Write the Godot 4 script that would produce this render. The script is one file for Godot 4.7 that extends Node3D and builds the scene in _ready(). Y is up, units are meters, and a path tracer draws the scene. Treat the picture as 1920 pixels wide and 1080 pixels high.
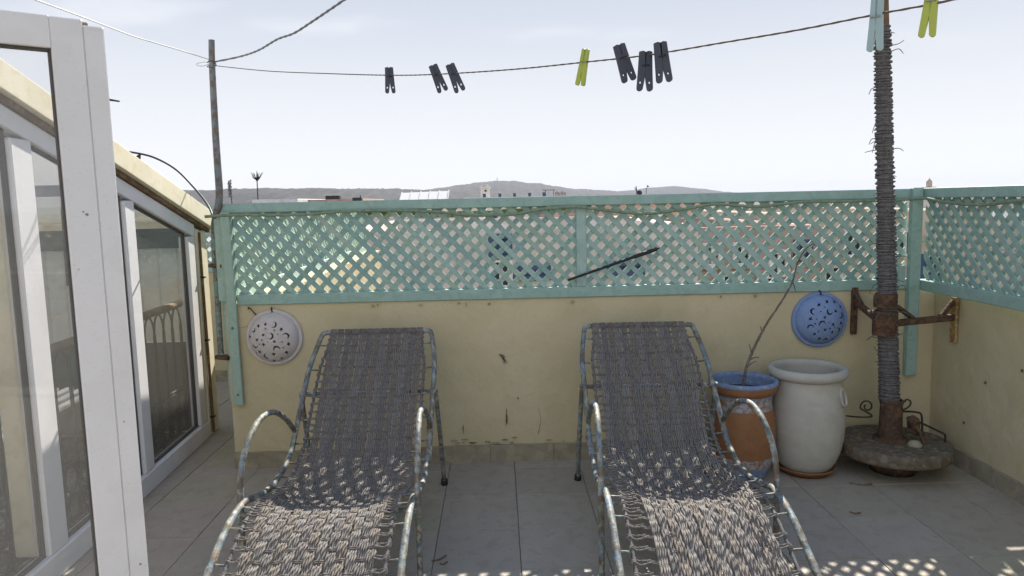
extends Node3D
# A rooftop terrace: two rope loungers before a yellow parapet with a green trellis, glazed lean-to on one side, town and hills beyond.

const WALL_Z := -4.01      # face of the parapet
const RIGHT_X := 2.42      # face of the side parapet
const TO_SUN := Vector3(0.225, 0.78, -1.0)

var M := {}
var used := {}
var rng := RandomNumberGenerator.new()

# ------------------------------------------------------------------ mesh builder
class MB:
	var v := PackedVector3Array()
	var n := PackedVector3Array()
	var uv := PackedVector2Array()
	var ix := PackedInt32Array()
	func tri(a: Vector3, b: Vector3, c: Vector3) -> void:   # counter-clockwise seen from outside
		var nn := (b - a).cross(c - a).normalized()
		var k := v.size()
		v.append(a); v.append(b); v.append(c)
		n.append(nn); n.append(nn); n.append(nn)
		ix.append(k); ix.append(k + 2); ix.append(k + 1)
	func quad(a: Vector3, b: Vector3, c: Vector3, d: Vector3) -> void:
		var nn := (c - a).cross(d - b).normalized()
		var k := v.size()
		v.append(a); v.append(b); v.append(c); v.append(d)
		for i in 4: n.append(nn)
		ix.append(k); ix.append(k + 2); ix.append(k + 1)
		ix.append(k); ix.append(k + 3); ix.append(k + 2)
	# box with bevelled edges
	func box(c: Vector3, s: Vector3, bev := 0.004, bs := Basis.IDENTITY) -> void:
		var h := s * 0.5
		var e: float = min(bev, min(h.x, min(h.y, h.z)) * 0.45)
		var ax := [Vector3.RIGHT, Vector3.UP, Vector3.BACK]
		for i in 3:
			var a: Vector3 = ax[i]
			var b: Vector3 = ax[(i + 1) % 3]
			var d: Vector3 = ax[(i + 2) % 3]
			var ha: float = h[i]
			var hb: float = h[(i + 1) % 3]
			var hd: float = h[(i + 2) % 3]
			for sg in [-1.0, 1.0]:
				var o: Vector3 = a * ha * sg
				var p := b * (hb - e)
				var q := d * (hd - e)
				if sg > 0: quad(c + bs * (o - p - q), c + bs * (o + p - q), c + bs * (o + p + q), c + bs * (o - p + q))
				else: quad(c + bs * (o - p - q), c + bs * (o - p + q), c + bs * (o + p + q), c + bs * (o + p - q))
			# the four edges along axis d, between faces a and b
			for sa in [-1.0, 1.0]:
				for sb in [-1.0, 1.0]:
					var p0: Vector3 = a * ha * sa + b * (hb - e) * sb
					var p1: Vector3 = a * (ha - e) * sa + b * hb * sb
					var q2 := d * (hd - e)
					if sa * sb > 0: quad(c + bs * (p0 - q2), c + bs * (p1 - q2), c + bs * (p1 + q2), c + bs * (p0 + q2))
					else: quad(c + bs * (p0 - q2), c + bs * (p0 + q2), c + bs * (p1 + q2), c + bs * (p1 - q2))
		for sx in [-1.0, 1.0]:
			for sy in [-1.0, 1.0]:
				for sz in [-1.0, 1.0]:
					var a := Vector3(h.x * sx, (h.y - e) * sy, (h.z - e) * sz)
					var b := Vector3((h.x - e) * sx, h.y * sy, (h.z - e) * sz)
					var d := Vector3((h.x - e) * sx, (h.y - e) * sy, h.z * sz)
					if sx * sy * sz > 0: tri(c + bs * a, c + bs * b, c + bs * d)
					else: tri(c + bs * a, c + bs * d, c + bs * b)
	func bar(a: Vector3, b: Vector3, w: float, t: float, up := Vector3.UP, bev := 0.003) -> void:
		var z := (b - a).normalized()
		var x := up.cross(z).normalized()
		if x.length() < 0.5: x = Vector3.RIGHT
		var y := z.cross(x)
		box((a + b) * 0.5, Vector3(w, t, a.distance_to(b)), bev, Basis(x, y, z))
	# tube along points; radius may vary (r1 = end radius)
	func tube(p: PackedVector3Array, r0: float, r1 := -1.0, sides := 8, cap := true, lump := 0.0, lseed := 0.0) -> void:
		if r1 < 0.0: r1 = r0
		var m := p.size()
		var base := v.size()
		var t := (p[1] - p[0]).normalized()
		var a := t.cross(Vector3(0.31, 0.92, 0.24)).normalized()
		if a.length() < 0.3: a = t.cross(Vector3.RIGHT).normalized()
		for i in m:
			t = (p[min(i + 1, m - 1)] - p[max(i - 1, 0)]).normalized()
			a = (a - t * a.dot(t)).normalized()
			var b := t.cross(a)
			var r: float = lerp(r0, r1, float(i) / (m - 1))
			for j in sides:
				var f := TAU * j / sides
				var d := a * cos(f) + b * sin(f)
				var rr := r
				if lump > 0.0: rr *= 1.0 + lump * sin(i * 2.1 + j * 2.7 + lseed) * sin(i * 0.77 + lseed * 3.0)
				v.append(p[i] + d * rr); n.append(d)
		for i in m - 1:
			for j in sides:
				var k0 := base + i * sides + j
				var k1 := base + i * sides + (j + 1) % sides
				ix.append(k0); ix.append(k1 + sides); ix.append(k1)
				ix.append(k0); ix.append(k0 + sides); ix.append(k1 + sides)
		if cap:
			for e in 2:
				var i := 0 if e == 0 else m - 1
				var tt := (p[1] - p[0]).normalized() * -1.0 if e == 0 else (p[m - 1] - p[m - 2]).normalized()
				var k := v.size()
				v.append(p[i] + tt * (r0 if e == 0 else r1) * 0.25); n.append(tt)
				for j in sides:
					v.append(v[base + i * sides + j]); n.append(tt)
				for j in sides:
					if e == 1: ix.append(k); ix.append(k + 1 + (j + 1) % sides); ix.append(k + 1 + j)
					else: ix.append(k); ix.append(k + 1 + j); ix.append(k + 1 + (j + 1) % sides)
	# twisted cord
	func cord(p: PackedVector3Array, ref: Vector3, r: float, sides: int, pitch: float, ph := 0.0) -> void:
		var m := p.size()
		var base := v.size()
		var s := 0.0
		for i in m:
			var t := (p[min(i + 1, m - 1)] - p[max(i - 1, 0)]).normalized()
			if i > 0: s += p[i].distance_to(p[i - 1])
			var a := (ref - t * ref.dot(t)).normalized()
			var b := t.cross(a)
			for j in sides:
				var f := TAU * j / sides
				var w := 2.0 * f - TAU * s / pitch + ph
				var d := a * cos(f) + b * sin(f)
				var e := b * cos(f) - a * sin(f)
				var sl := sin(w)
				v.append(p[i] + d * (r * (1.0 + 0.2 * cos(w))))
				n.append((d + e * (0.3 * sl) - t * (0.34 * sl)).normalized())
		for i in m - 1:
			for j in sides:
				var k0 := base + i * sides + j
				var k1 := base + i * sides + (j + 1) % sides
				ix.append(k0); ix.append(k1 + sides); ix.append(k1)
				ix.append(k0); ix.append(k0 + sides); ix.append(k1 + sides)
	# lathe about y; profile of (radius, height)
	func lathe(prof: Array, c: Vector3, seg := 40, wob := 0.0, ws := 0.0, bs := Basis.IDENTITY) -> void:
		var m := prof.size()
		var base := v.size()
		for i in m:
			var p: Vector2 = prof[i]
			var p0: Vector2 = prof[max(i - 1, 0)]
			var p1: Vector2 = prof[min(i + 1, m - 1)]
			var t := (p1 - p0).normalized()
			for j in seg + 1:
				var f := TAU * j / seg
				var rr := p.x * (1.0 + wob * (sin(3.0 * f + ws) * 0.6 + sin(7.0 * f + ws * 2.0 + i) * 0.4))
				v.append(c + bs * Vector3(cos(f) * rr, p.y, sin(f) * rr))
				n.append((bs * Vector3(cos(f) * t.y, -t.x, sin(f) * t.y)).normalized())
		for i in m - 1:
			for j in seg:
				var k := base + i * (seg + 1) + j
				ix.append(k); ix.append(k + 1); ix.append(k + seg + 2)
				ix.append(k); ix.append(k + seg + 2); ix.append(k + seg + 1)
	# extruded polygon; xf maps (x, y) to the plane, z to the thickness
	func prism(poly: PackedVector2Array, t0: float, t1: float, xf: Transform3D) -> void:
		var pp := poly
		if Geometry2D.is_polygon_clockwise(pp): pp = poly.duplicate(); pp.reverse()
		var tr := Geometry2D.triangulate_polygon(pp)
		for k in range(0, tr.size(), 3):
			var a := pp[tr[k]]
			var b := pp[tr[k + 1]]
			var c := pp[tr[k + 2]]
			if (b - a).cross(c - a) < 0.0:
				var w := b
				b = c
				c = w
			tri(xf * Vector3(a.x, a.y, t1), xf * Vector3(b.x, b.y, t1), xf * Vector3(c.x, c.y, t1))
			tri(xf * Vector3(a.x, a.y, t0), xf * Vector3(c.x, c.y, t0), xf * Vector3(b.x, b.y, t0))
		for k in pp.size():
			var a := pp[k]
			var b := pp[(k + 1) % pp.size()]
			if a.distance_to(b) < 1e-6: continue
			quad(xf * Vector3(a.x, a.y, t0), xf * Vector3(b.x, b.y, t0), xf * Vector3(b.x, b.y, t1), xf * Vector3(a.x, a.y, t1))
	func mesh(off := Vector3.ZERO) -> ArrayMesh:
		var w := v
		if off != Vector3.ZERO:
			w = v.duplicate()
			for i in w.size(): w[i] -= off
		var ar := []
		ar.resize(Mesh.ARRAY_MAX)
		ar[Mesh.ARRAY_VERTEX] = w
		ar[Mesh.ARRAY_NORMAL] = n
		ar[Mesh.ARRAY_INDEX] = ix
		if uv.size() == v.size(): ar[Mesh.ARRAY_TEX_UV] = uv
		var am := ArrayMesh.new()
		am.add_surface_from_arrays(Mesh.PRIMITIVE_TRIANGLES, ar)
		return am

# ------------------------------------------------------------------ objects
func numbered(called: String) -> String:
	var k: int = used.get(called, -1) + 1
	used[called] = k
	return called if k == 0 else "%s_%03d" % [called, k]

func tag(o: Node, label: String, category: String, group := "", kind := "") -> Node:
	if label: o.set_meta("label", label)
	if category: o.set_meta("category", category)
	if group: o.set_meta("group", group)
	if kind: o.set_meta("kind", kind)
	return o

func thing(called: String, label: String, category: String, at := Vector3.ZERO, group := "") -> Node3D:
	var o := Node3D.new()
	o.name = numbered(called)
	add_child(o)
	o.position = at
	tag(o, label, category, group)
	return o

# a mesh given in world coordinates, hung under a thing (whose own parents only move, never turn)
func part(called: String, mb: MB, m: Material, parent: Node3D) -> MeshInstance3D:
	var o := MeshInstance3D.new()
	o.name = called
	var off := Vector3.ZERO
	var p: Node = parent
	while p != self:
		off += (p as Node3D).position
		p = p.get_parent()
	o.mesh = mb.mesh(off)
	o.material_override = m
	parent.add_child(o, true)
	return o

# a mesh in its parent's own coordinates
func local_part(called: String, mb: MB, m: Material, parent: Node3D) -> MeshInstance3D:
	var o := MeshInstance3D.new()
	o.name = called
	o.mesh = mb.mesh()
	o.material_override = m
	parent.add_child(o, true)
	return o

func single(called: String, mb: MB, m: Material, label: String, category: String, at: Vector3, group := "", kind := "") -> MeshInstance3D:
	var o := MeshInstance3D.new()
	o.name = numbered(called)
	o.mesh = mb.mesh(at)
	o.material_override = m
	add_child(o)
	o.position = at
	tag(o, label, category, group, kind)
	return o

func structure(called: String, mb: MB, m: Material) -> MeshInstance3D:
	return single(called, mb, m, "", "", Vector3.ZERO, "", "structure")

func curve(pts: Array, step := 0.02) -> PackedVector3Array:   # Catmull-Rom, evenly spaced
	var c := Curve3D.new()
	c.bake_interval = step
	var m := pts.size()
	for i in m:
		var t: Vector3 = (pts[min(i + 1, m - 1)] - pts[max(i - 1, 0)]) / 6.0
		if i > 0: t = t.limit_length(pts[i].distance_to(pts[i - 1]) * 0.45)
		if i < m - 1: t = t.limit_length(pts[i].distance_to(pts[i + 1]) * 0.45)
		c.add_point(pts[i], -t, t)
	return c.get_baked_points()

# ------------------------------------------------------------------ materials
func noise_bytes(sd: int, freq: float, size: int, oct := 4, cell := false) -> PackedByteArray:
	var f := FastNoiseLite.new()
	f.seed = sd
	f.frequency = freq
	f.noise_type = FastNoiseLite.TYPE_CELLULAR if cell else FastNoiseLite.TYPE_SIMPLEX_SMOOTH
	f.fractal_octaves = oct
	f.fractal_type = FastNoiseLite.FRACTAL_FBM if oct > 1 else FastNoiseLite.FRACTAL_NONE
	var im := f.get_seamless_image(size, size)
	im.convert(Image.FORMAT_L8)
	return im.get_data()

# layers: [noise bytes, from, to, linear colour, amount]
func paint_texture(size: int, base: Color, layers: Array) -> ImageTexture:
	var luts := []
	for l in layers:
		var t := PackedFloat32Array()
		for k in 256: t.append(smoothstep(l[1], l[2], k / 255.0) * l[4])
		luts.append(t)
	var out := PackedByteArray()
	out.resize(size * size * 3)
	var gam := PackedByteArray()
	for k in 1025:
		gam.append(int(clamp(Color(k / 1024.0, 0, 0).linear_to_srgb().r * 255.0, 0, 255)))
	var nl := layers.size()
	for i in size * size:
		var r := base.r
		var g := base.g
		var b := base.b
		for j in nl:
			var l: Array = layers[j]
			var t: float = luts[j][l[0][i]]
			if t > 0.0:
				var c: Color = l[3]
				r += (c.r - r) * t
				g += (c.g - g) * t
				b += (c.b - b) * t
		out[i * 3] = gam[int(clamp(r, 0.0, 1.0) * 1024.0)]
		out[i * 3 + 1] = gam[int(clamp(g, 0.0, 1.0) * 1024.0)]
		out[i * 3 + 2] = gam[int(clamp(b, 0.0, 1.0) * 1024.0)]
	return ImageTexture.create_from_image(Image.create_from_data(size, size, false, Image.FORMAT_RGB8, out))

func bump_texture(bytes: PackedByteArray, size: int, strength: float) -> ImageTexture:
	var im := Image.create_from_data(size, size, false, Image.FORMAT_L8, bytes)
	im.convert(Image.FORMAT_RGBA8)
	im.bump_map_to_normal_map(strength)
	return ImageTexture.create_from_image(im)

func surface(metres: float, tex: Texture2D, rough := 0.85, bump: Texture2D = null, bump_amount := 1.0) -> StandardMaterial3D:
	var m := StandardMaterial3D.new()
	m.albedo_texture = tex
	m.roughness = rough
	m.metallic_specular = 0.35
	m.uv1_triplanar = true
	m.uv1_world_triplanar = true
	m.uv1_scale = Vector3.ONE / metres
	if bump:
		m.normal_enabled = true
		m.normal_texture = bump
		m.normal_scale = bump_amount
	return m

func tinted(src: StandardMaterial3D, k: Color, shift := Vector3.ZERO) -> StandardMaterial3D:
	var m: StandardMaterial3D = src.duplicate()
	m.albedo_color = k
	m.uv1_offset = shift
	return m

func plain(c: Color, rough := 0.6, metal := 0.0) -> StandardMaterial3D:   # c linear
	var m := StandardMaterial3D.new()
	m.albedo_color = c.linear_to_srgb()
	m.roughness = rough
	m.metallic = metal
	m.metallic_specular = 0.4
	return m

func make_materials() -> void:
	var S := 512
	var coarse := noise_bytes(3, 0.006, S, 4)
	var mid := noise_bytes(5, 0.02, S, 4)
	var fine := noise_bytes(7, 0.09, S, 3)
	var grit := noise_bytes(9, 0.25, S, 2)
	var blot := noise_bytes(12, 0.012, S, 5)
	var blot2 := noise_bytes(21, 0.018, S, 5)
	var bump_fine := bump_texture(fine, S, 3.0)
	var bump_grit := bump_texture(grit, S, 3.0)
	var bump_mid := bump_texture(mid, S, 5.0)
	# yellow lime wash: worn paler patches and grey grime
	M.wall = surface(1.7, paint_texture(S, Color(0.54, 0.47, 0.295), [[coarse, 0.35, 0.7, Color(0.575, 0.505, 0.33), 0.7], [blot, 0.6, 0.78, Color(0.49, 0.42, 0.255), 0.3], [blot2, 0.64, 0.78, Color(0.57, 0.505, 0.335), 0.3], [fine, 0.55, 0.85, Color(0.48, 0.41, 0.24), 0.25], [grit, 0.72, 0.85, Color(0.3, 0.25, 0.15), 0.25]]), 0.92, bump_mid, 0.3)
	M.plinth = surface(0.9, paint_texture(S, Color(0.33, 0.29, 0.205), [[blot, 0.4, 0.65, Color(0.40, 0.35, 0.24), 0.7], [mid, 0.5, 0.7, Color(0.25, 0.22, 0.16), 0.5], [grit, 0.6, 0.8, Color(0.15, 0.13, 0.1), 0.4]]), 0.9, bump_grit, 0.6)
	M.grime = surface(0.4, paint_texture(256, Color(0.10, 0.085, 0.055), [[noise_bytes(4, 0.05, 256, 3), 0.4, 0.7, Color(0.22, 0.18, 0.11), 0.8]]), 0.95)
	# floor tiles
	var tb := paint_texture(S, Color(0.42, 0.375, 0.305), [[coarse, 0.35, 0.7, Color(0.445, 0.40, 0.325), 0.7], [blot, 0.52, 0.7, Color(0.385, 0.342, 0.275), 0.4], [blot2, 0.62, 0.72, Color(0.33, 0.285, 0.22), 0.4], [fine, 0.5, 0.8, Color(0.38, 0.34, 0.275), 0.4], [grit, 0.74, 0.84, Color(0.2, 0.18, 0.14), 0.35]])
	M.tile = surface(0.83, tb, 0.62, bump_fine, 0.25)
	M.tiles = []
	for k in 5:
		var g: float = [0.96, 0.94, 0.95, 0.925, 0.945][k]
		M.tiles.append(tinted(M.tile, Color(g, g * [1.0, 0.995, 0.985, 1.0, 1.005][k], g * [1.0, 0.98, 0.99, 1.01, 0.97][k]), Vector3(k * 0.37, k * 0.21, k * 0.53)))
	M.grout = surface(0.5, paint_texture(256, Color(0.26, 0.235, 0.195), [[noise_bytes(14, 0.05, 256, 3), 0.4, 0.7, Color(0.16, 0.143, 0.118), 0.8]]), 0.95)
	# green paint of the trellis
	var gp := paint_texture(S, Color(0.335, 0.47, 0.42), [[coarse, 0.35, 0.7, Color(0.375, 0.51, 0.46), 0.8], [blot2, 0.58, 0.7, Color(0.285, 0.42, 0.37), 0.6], [fine, 0.6, 0.85, Color(0.33, 0.47, 0.41), 0.4], [grit, 0.76, 0.86, Color(0.14, 0.24, 0.19), 0.4]])
	M.green = surface(0.6, gp, 0.6, bump_fine, 0.3)
	M.greens = [M.green, tinted(M.green, Color(0.94, 0.96, 0.95), Vector3(0.3, 0.1, 0.7)), tinted(M.green, Color(0.98, 0.97, 0.94), Vector3(0.6, 0.8, 0.2)), tinted(M.green, Color(0.88, 0.92, 0.93), Vector3(0.2, 0.5, 0.9)), tinted(M.green, Color(1.0, 0.98, 0.97), Vector3(0.85, 0.35, 0.45))]
	# lounger tubes: layers of flaking paint over rust
	var S2 := 256
	var c1 := noise_bytes(31, 0.014, S2, 4)
	var c2 := noise_bytes(32, 0.022, S2, 4)
	var c3 := noise_bytes(33, 0.03, S2, 4)
	var c4 := noise_bytes(34, 0.08, S2, 3)
	M.peeling = surface(0.42, paint_texture(S2, Color(0.135, 0.175, 0.165), [[c1, 0.54, 0.6, Color(0.19, 0.28, 0.36), 0.8], [c2, 0.56, 0.62, Color(0.40, 0.39, 0.32), 0.8], [c3, 0.55, 0.6, Color(0.12, 0.075, 0.045), 0.85], [c4, 0.62, 0.7, Color(0.18, 0.10, 0.05), 0.7]]), 0.6, bump_texture(c3, S2, 4.0), 0.6)
	M.rust = surface(0.35, paint_texture(S2, Color(0.08, 0.047, 0.033), [[c1, 0.48, 0.62, Color(0.15, 0.085, 0.045), 0.8], [c3, 0.55, 0.62, Color(0.05, 0.038, 0.032), 0.8], [c4, 0.6, 0.72, Color(0.2, 0.135, 0.085), 0.5]]), 0.9, bump_texture(c4, S2, 4.0), 0.7)
	M.rust_yellow = surface(0.3, paint_texture(S2, Color(0.36, 0.23, 0.075), [[c1, 0.48, 0.6, Color(0.2, 0.11, 0.05), 0.8], [c3, 0.55, 0.6, Color(0.45, 0.37, 0.22), 0.8]]), 0.85)
	M.iron = surface(0.3, paint_texture(S2, Color(0.035, 0.033, 0.03), [[c3, 0.5, 0.65, Color(0.07, 0.045, 0.03), 0.8]]), 0.6)
	M.galv = surface(0.4, paint_texture(S2, Color(0.20, 0.22, 0.23), [[c1, 0.48, 0.56, Color(0.13, 0.14, 0.145), 0.8], [c3, 0.55, 0.6, Color(0.16, 0.09, 0.05), 0.85]]), 0.55)
	M.galv_green = surface(0.4, paint_texture(S2, Color(0.19, 0.33, 0.29), [[c1, 0.5, 0.56, Color(0.2, 0.22, 0.22), 0.8], [c3, 0.56, 0.6, Color(0.15, 0.085, 0.05), 0.85]]), 0.6)
	# rope
	var rp := paint_texture(S2, Color(0.198, 0.182, 0.165), [[c2, 0.42, 0.62, Color(0.24, 0.222, 0.202), 0.8], [c4, 0.5, 0.75, Color(0.15, 0.137, 0.124), 0.6]])
	M.rope = surface(0.22, rp, 0.95)
	M.ropes = [M.rope, tinted(M.rope, Color(0.93, 0.93, 0.94), Vector3(0.3, 0.2, 0.6)), tinted(M.rope, Color(0.97, 0.95, 0.93), Vector3(0.7, 0.5, 0.1))]
	M.rope_dark = surface(0.2, paint_texture(S2, Color(0.135, 0.13, 0.128), [[c2, 0.45, 0.6, Color(0.21, 0.2, 0.19), 0.7], [c4, 0.5, 0.7, Color(0.07, 0.065, 0.062), 0.7]]), 0.97)
	# ceramics
	M.terracotta = surface(0.5, paint_texture(S, Color(0.27, 0.13, 0.06), [[coarse, 0.4, 0.65, Color(0.31, 0.16, 0.08), 0.7], [mid, 0.55, 0.75, Color(0.22, 0.105, 0.05), 0.5], [grit, 0.7, 0.85, Color(0.4, 0.27, 0.17), 0.4]]), 0.9, bump_grit, 0.3)
	M.flaking = surface(0.34, paint_texture(S, Color(0.30, 0.13, 0.055), [[blot2, 0.40, 0.415, Color(0.33, 0.40, 0.46), 0.95], [mid, 0.62, 0.64, Color(0.30, 0.14, 0.06), 0.9]]), 0.85, bump_mid, 0.4)
	M.blue_paint = surface(0.4, paint_texture(S, Color(0.16, 0.225, 0.36), [[blot, 0.4, 0.65, Color(0.20, 0.275, 0.41), 0.7], [mid, 0.66, 0.7, Color(0.36, 0.42, 0.5), 0.7]]), 0.7, bump_fine, 0.3)
	M.white_glaze = surface(0.55, paint_texture(S, Color(0.44, 0.42, 0.36), [[coarse, 0.35, 0.65, Color(0.48, 0.465, 0.41), 0.8], [blot, 0.56, 0.72, Color(0.39, 0.365, 0.30), 0.5], [grit, 0.74, 0.86, Color(0.32, 0.29, 0.22), 0.4]]), 0.55, bump_fine, 0.15)
	M.white_clay = surface(0.3, paint_texture(S, Color(0.55, 0.52, 0.50), [[blot, 0.45, 0.65, Color(0.48, 0.45, 0.43), 0.7], [mid, 0.62, 0.72, Color(0.55, 0.45, 0.4), 0.4]]), 0.8, bump_grit, 0.25)
	M.blue_clay = surface(0.3, paint_texture(S, Color(0.19, 0.275, 0.47), [[blot, 0.45, 0.65, Color(0.23, 0.32, 0.51), 0.7], [mid, 0.64, 0.72, Color(0.25, 0.35, 0.55), 0.5]]), 0.75, bump_grit, 0.25)
	M.soil = surface(0.2, paint_texture(S2, Color(0.05, 0.038, 0.027), [[c4, 0.5, 0.7, Color(0.10, 0.08, 0.06), 0.8]]), 1.0)
	M.concrete = surface(0.4, paint_texture(S, Color(0.15, 0.135, 0.105), [[blot, 0.5, 0.64, Color(0.26, 0.24, 0.195), 0.8], [mid, 0.54, 0.62, Color(0.11, 0.085, 0.05), 0.8], [blot2, 0.6, 0.66, Color(0.22, 0.13, 0.06), 0.7], [grit, 0.6, 0.75, Color(0.08, 0.075, 0.06), 0.6]]), 0.95, bump_grit, 1.0)
	# lean-to
	M.upvc = surface(1.3, paint_texture(S, Color(0.70, 0.695, 0.70), [[coarse, 0.4, 0.65, Color(0.745, 0.74, 0.735), 0.7], [blot, 0.58, 0.7, Color(0.64, 0.63, 0.615), 0.4], [grit, 0.8, 0.86, Color(0.4, 0.38, 0.36), 0.5]]), 0.42, bump_fine, 0.06)
	M.cream = surface(0.9, paint_texture(S, Color(0.70, 0.645, 0.48), [[coarse, 0.4, 0.65, Color(0.74, 0.695, 0.54), 0.8], [blot2, 0.6, 0.72, Color(0.61, 0.54, 0.37), 0.45], [grit, 0.78, 0.88, Color(0.48, 0.39, 0.24), 0.4]]), 0.6, bump_fine, 0.04)
	M.old_wood = surface(0.5, paint_texture(S2, Color(0.16, 0.10, 0.055), [[c1, 0.45, 0.6, Color(0.24, 0.17, 0.1), 0.8], [c4, 0.5, 0.7, Color(0.1, 0.065, 0.04), 0.6]]), 0.8)
	M.seal = plain(Color(0.09, 0.085, 0.08), 0.7)
	M.glass = plain(Color(0.36, 0.38, 0.37), 0.0)
	M.glass.transparency = BaseMaterial3D.TRANSPARENCY_ALPHA
	M.glass.albedo_color.a = 0.08
	M.frosted = surface(0.7, paint_texture(S, Color(0.50, 0.51, 0.48), [[coarse, 0.4, 0.65, Color(0.57, 0.575, 0.55), 0.8], [mid, 0.5, 0.75, Color(0.44, 0.45, 0.42), 0.5]]), 0.5)
	M.frosted.transparency = BaseMaterial3D.TRANSPARENCY_ALPHA
	M.frosted.albedo_color.a = 0.55
	M.stripe_white = plain(Color(0.66, 0.66, 0.66), 0.9)
	M.stripe_blue = plain(Color(0.05, 0.075, 0.16), 0.9)
	M.rug = surface(0.25, paint_texture(S2, Color(0.05, 0.05, 0.052), [[c3, 0.55, 0.62, Color(0.2, 0.2, 0.2), 0.8], [c4, 0.55, 0.7, Color(0.11, 0.1, 0.1), 0.6]]), 0.98)
	# pegs, wires
	M.peg_dark = plain(Color(0.055, 0.062, 0.085), 0.5)
	M.peg_lime = plain(Color(0.40, 0.46, 0.09), 0.45)
	M.peg_blue = plain(Color(0.34, 0.46, 0.47), 0.45)
	for k in ["peg_lime", "peg_blue"]:
		M[k].backlight_enabled = true
		M[k].backlight = Color(0.35, 0.4, 0.2) if k == "peg_lime" else Color(0.3, 0.38, 0.38)
	M.steel = plain(Color(0.3, 0.3, 0.3), 0.35, 0.8)
	M.wire_white = plain(Color(0.6, 0.6, 0.6), 0.6)
	M.wire_dark = plain(Color(0.10, 0.085, 0.075), 0.8)
	M.cable = plain(Color(0.2, 0.205, 0.21), 0.8)
	M.hose = surface(0.3, paint_texture(S2, Color(0.20, 0.27, 0.17), [[c1, 0.45, 0.6, Color(0.24, 0.30, 0.22), 0.8], [c3, 0.55, 0.65, Color(0.15, 0.17, 0.09), 0.7]]), 0.75)
	M.black = plain(Color(0.018, 0.022, 0.024), 0.45)
	M.twig = surface(0.2, paint_texture(S2, Color(0.13, 0.11, 0.085), [[c3, 0.48, 0.62, Color(0.23, 0.2, 0.16), 0.8]]), 0.95)
	M.olive_cloth = surface(0.3, paint_texture(S2, Color(0.16, 0.165, 0.075), [[c1, 0.45, 0.6, Color(0.21, 0.205, 0.11), 0.8], [c4, 0.5, 0.7, Color(0.11, 0.115, 0.05), 0.6]]), 1.0)
	# town and land
	var tf := func(a: Color, b: Color, c: Color) -> StandardMaterial3D:
		return surface(6.0, paint_texture(S, a, [[coarse, 0.4, 0.62, b, 0.8], [blot, 0.56, 0.66, c, 0.6], [grit, 0.7, 0.84, c, 0.3]]), 0.95)
	M.pale = tf.call(Color(0.60, 0.54, 0.50), Color(0.66, 0.61, 0.57), Color(0.46, 0.40, 0.36))
	M.white_town = tf.call(Color(0.68, 0.67, 0.64), Color(0.74, 0.73, 0.71), Color(0.52, 0.5, 0.46))
	M.ochre_town = tf.call(Color(0.52, 0.45, 0.34), Color(0.58, 0.515, 0.41), Color(0.41, 0.34, 0.25))
	M.brick_town = tf.call(Color(0.42, 0.29, 0.235), Color(0.48, 0.35, 0.295), Color(0.34, 0.22, 0.17))
	M.dark_town = plain(Color(0.05, 0.045, 0.045), 0.9)
	M.pane = plain(Color(0.03, 0.035, 0.045), 0.12)
	M.shutter = plain(Color(0.06, 0.09, 0.17), 0.6)
	M.roof_town = tf.call(Color(0.42, 0.37, 0.32), Color(0.5, 0.45, 0.4), Color(0.32, 0.27, 0.22))
	M.forest = surface(220.0, paint_texture(S, Color(0.026, 0.031, 0.03), [[mid, 0.45, 0.65, Color(0.017, 0.022, 0.022), 0.9], [blot, 0.56, 0.68, Color(0.075, 0.07, 0.056), 0.7]]), 1.0)
	M.land = surface(400.0, paint_texture(S, Color(0.22, 0.18, 0.13), [[mid, 0.45, 0.6, Color(0.08, 0.08, 0.05), 0.9], [blot, 0.55, 0.65, Color(0.3, 0.26, 0.2), 0.8]]), 1.0)

# ------------------------------------------------------------------ sky
func make_sky() -> Sky:
	var w := 1024
	var h := 512
	var f := FastNoiseLite.new()
	f.seed = 17
	f.frequency = 1.0
	f.fractal_octaves = 5
	var sun := TO_SUN.normalized()
	var im := Image.create(w, h, false, Image.FORMAT_RGBF)
	for y in h:
		var el := (0.5 - (y + 0.5) / h) * PI
		for x in w:
			var az := ((x + 0.5) / w - 0.5) * TAU
			var d := Vector3(sin(az) * cos(el), sin(el), -cos(az) * cos(el))
			var e: float = max(d.y, 0.0)
			var t := exp(-pow(e / 0.40, 1.5))
			var c := Color(0.075, 0.125, 0.24).lerp(Color(0.45, 0.457, 0.462), t)
			var g: float = max(d.dot(sun), 0.0)      # the bright haze round the sun
			var k := 0.15 * pow(g, 4.0) + 0.3 * pow(g, 22.0)
			c = Color(c.r + k * 1.0, c.g + k * 0.97, c.b + k * 0.90)
			if d.y > 0.02:
				var q := Vector2(d.x, d.z) / (d.y + 0.12)
				var ci := f.get_noise_2d(q.x * 0.55 + 3.1, q.y * 1.6)
				var a: float = smoothstep(0.16, 0.62, ci) * smoothstep(0.10, 0.3, d.y) * 0.4
				c = c.lerp(Color(0.53 + k, 0.53 + k, 0.535 + k), a)
			if d.y < 0.0: c = c.lerp(Color(0.16, 0.15, 0.135), clamp(-d.y * 12.0, 0.0, 1.0))
			im.set_pixel(x, y, c)
	var pm := PanoramaSkyMaterial.new()
	pm.panorama = ImageTexture.create_from_image(im)
	var s := Sky.new()
	s.sky_material = pm
	return s

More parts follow.
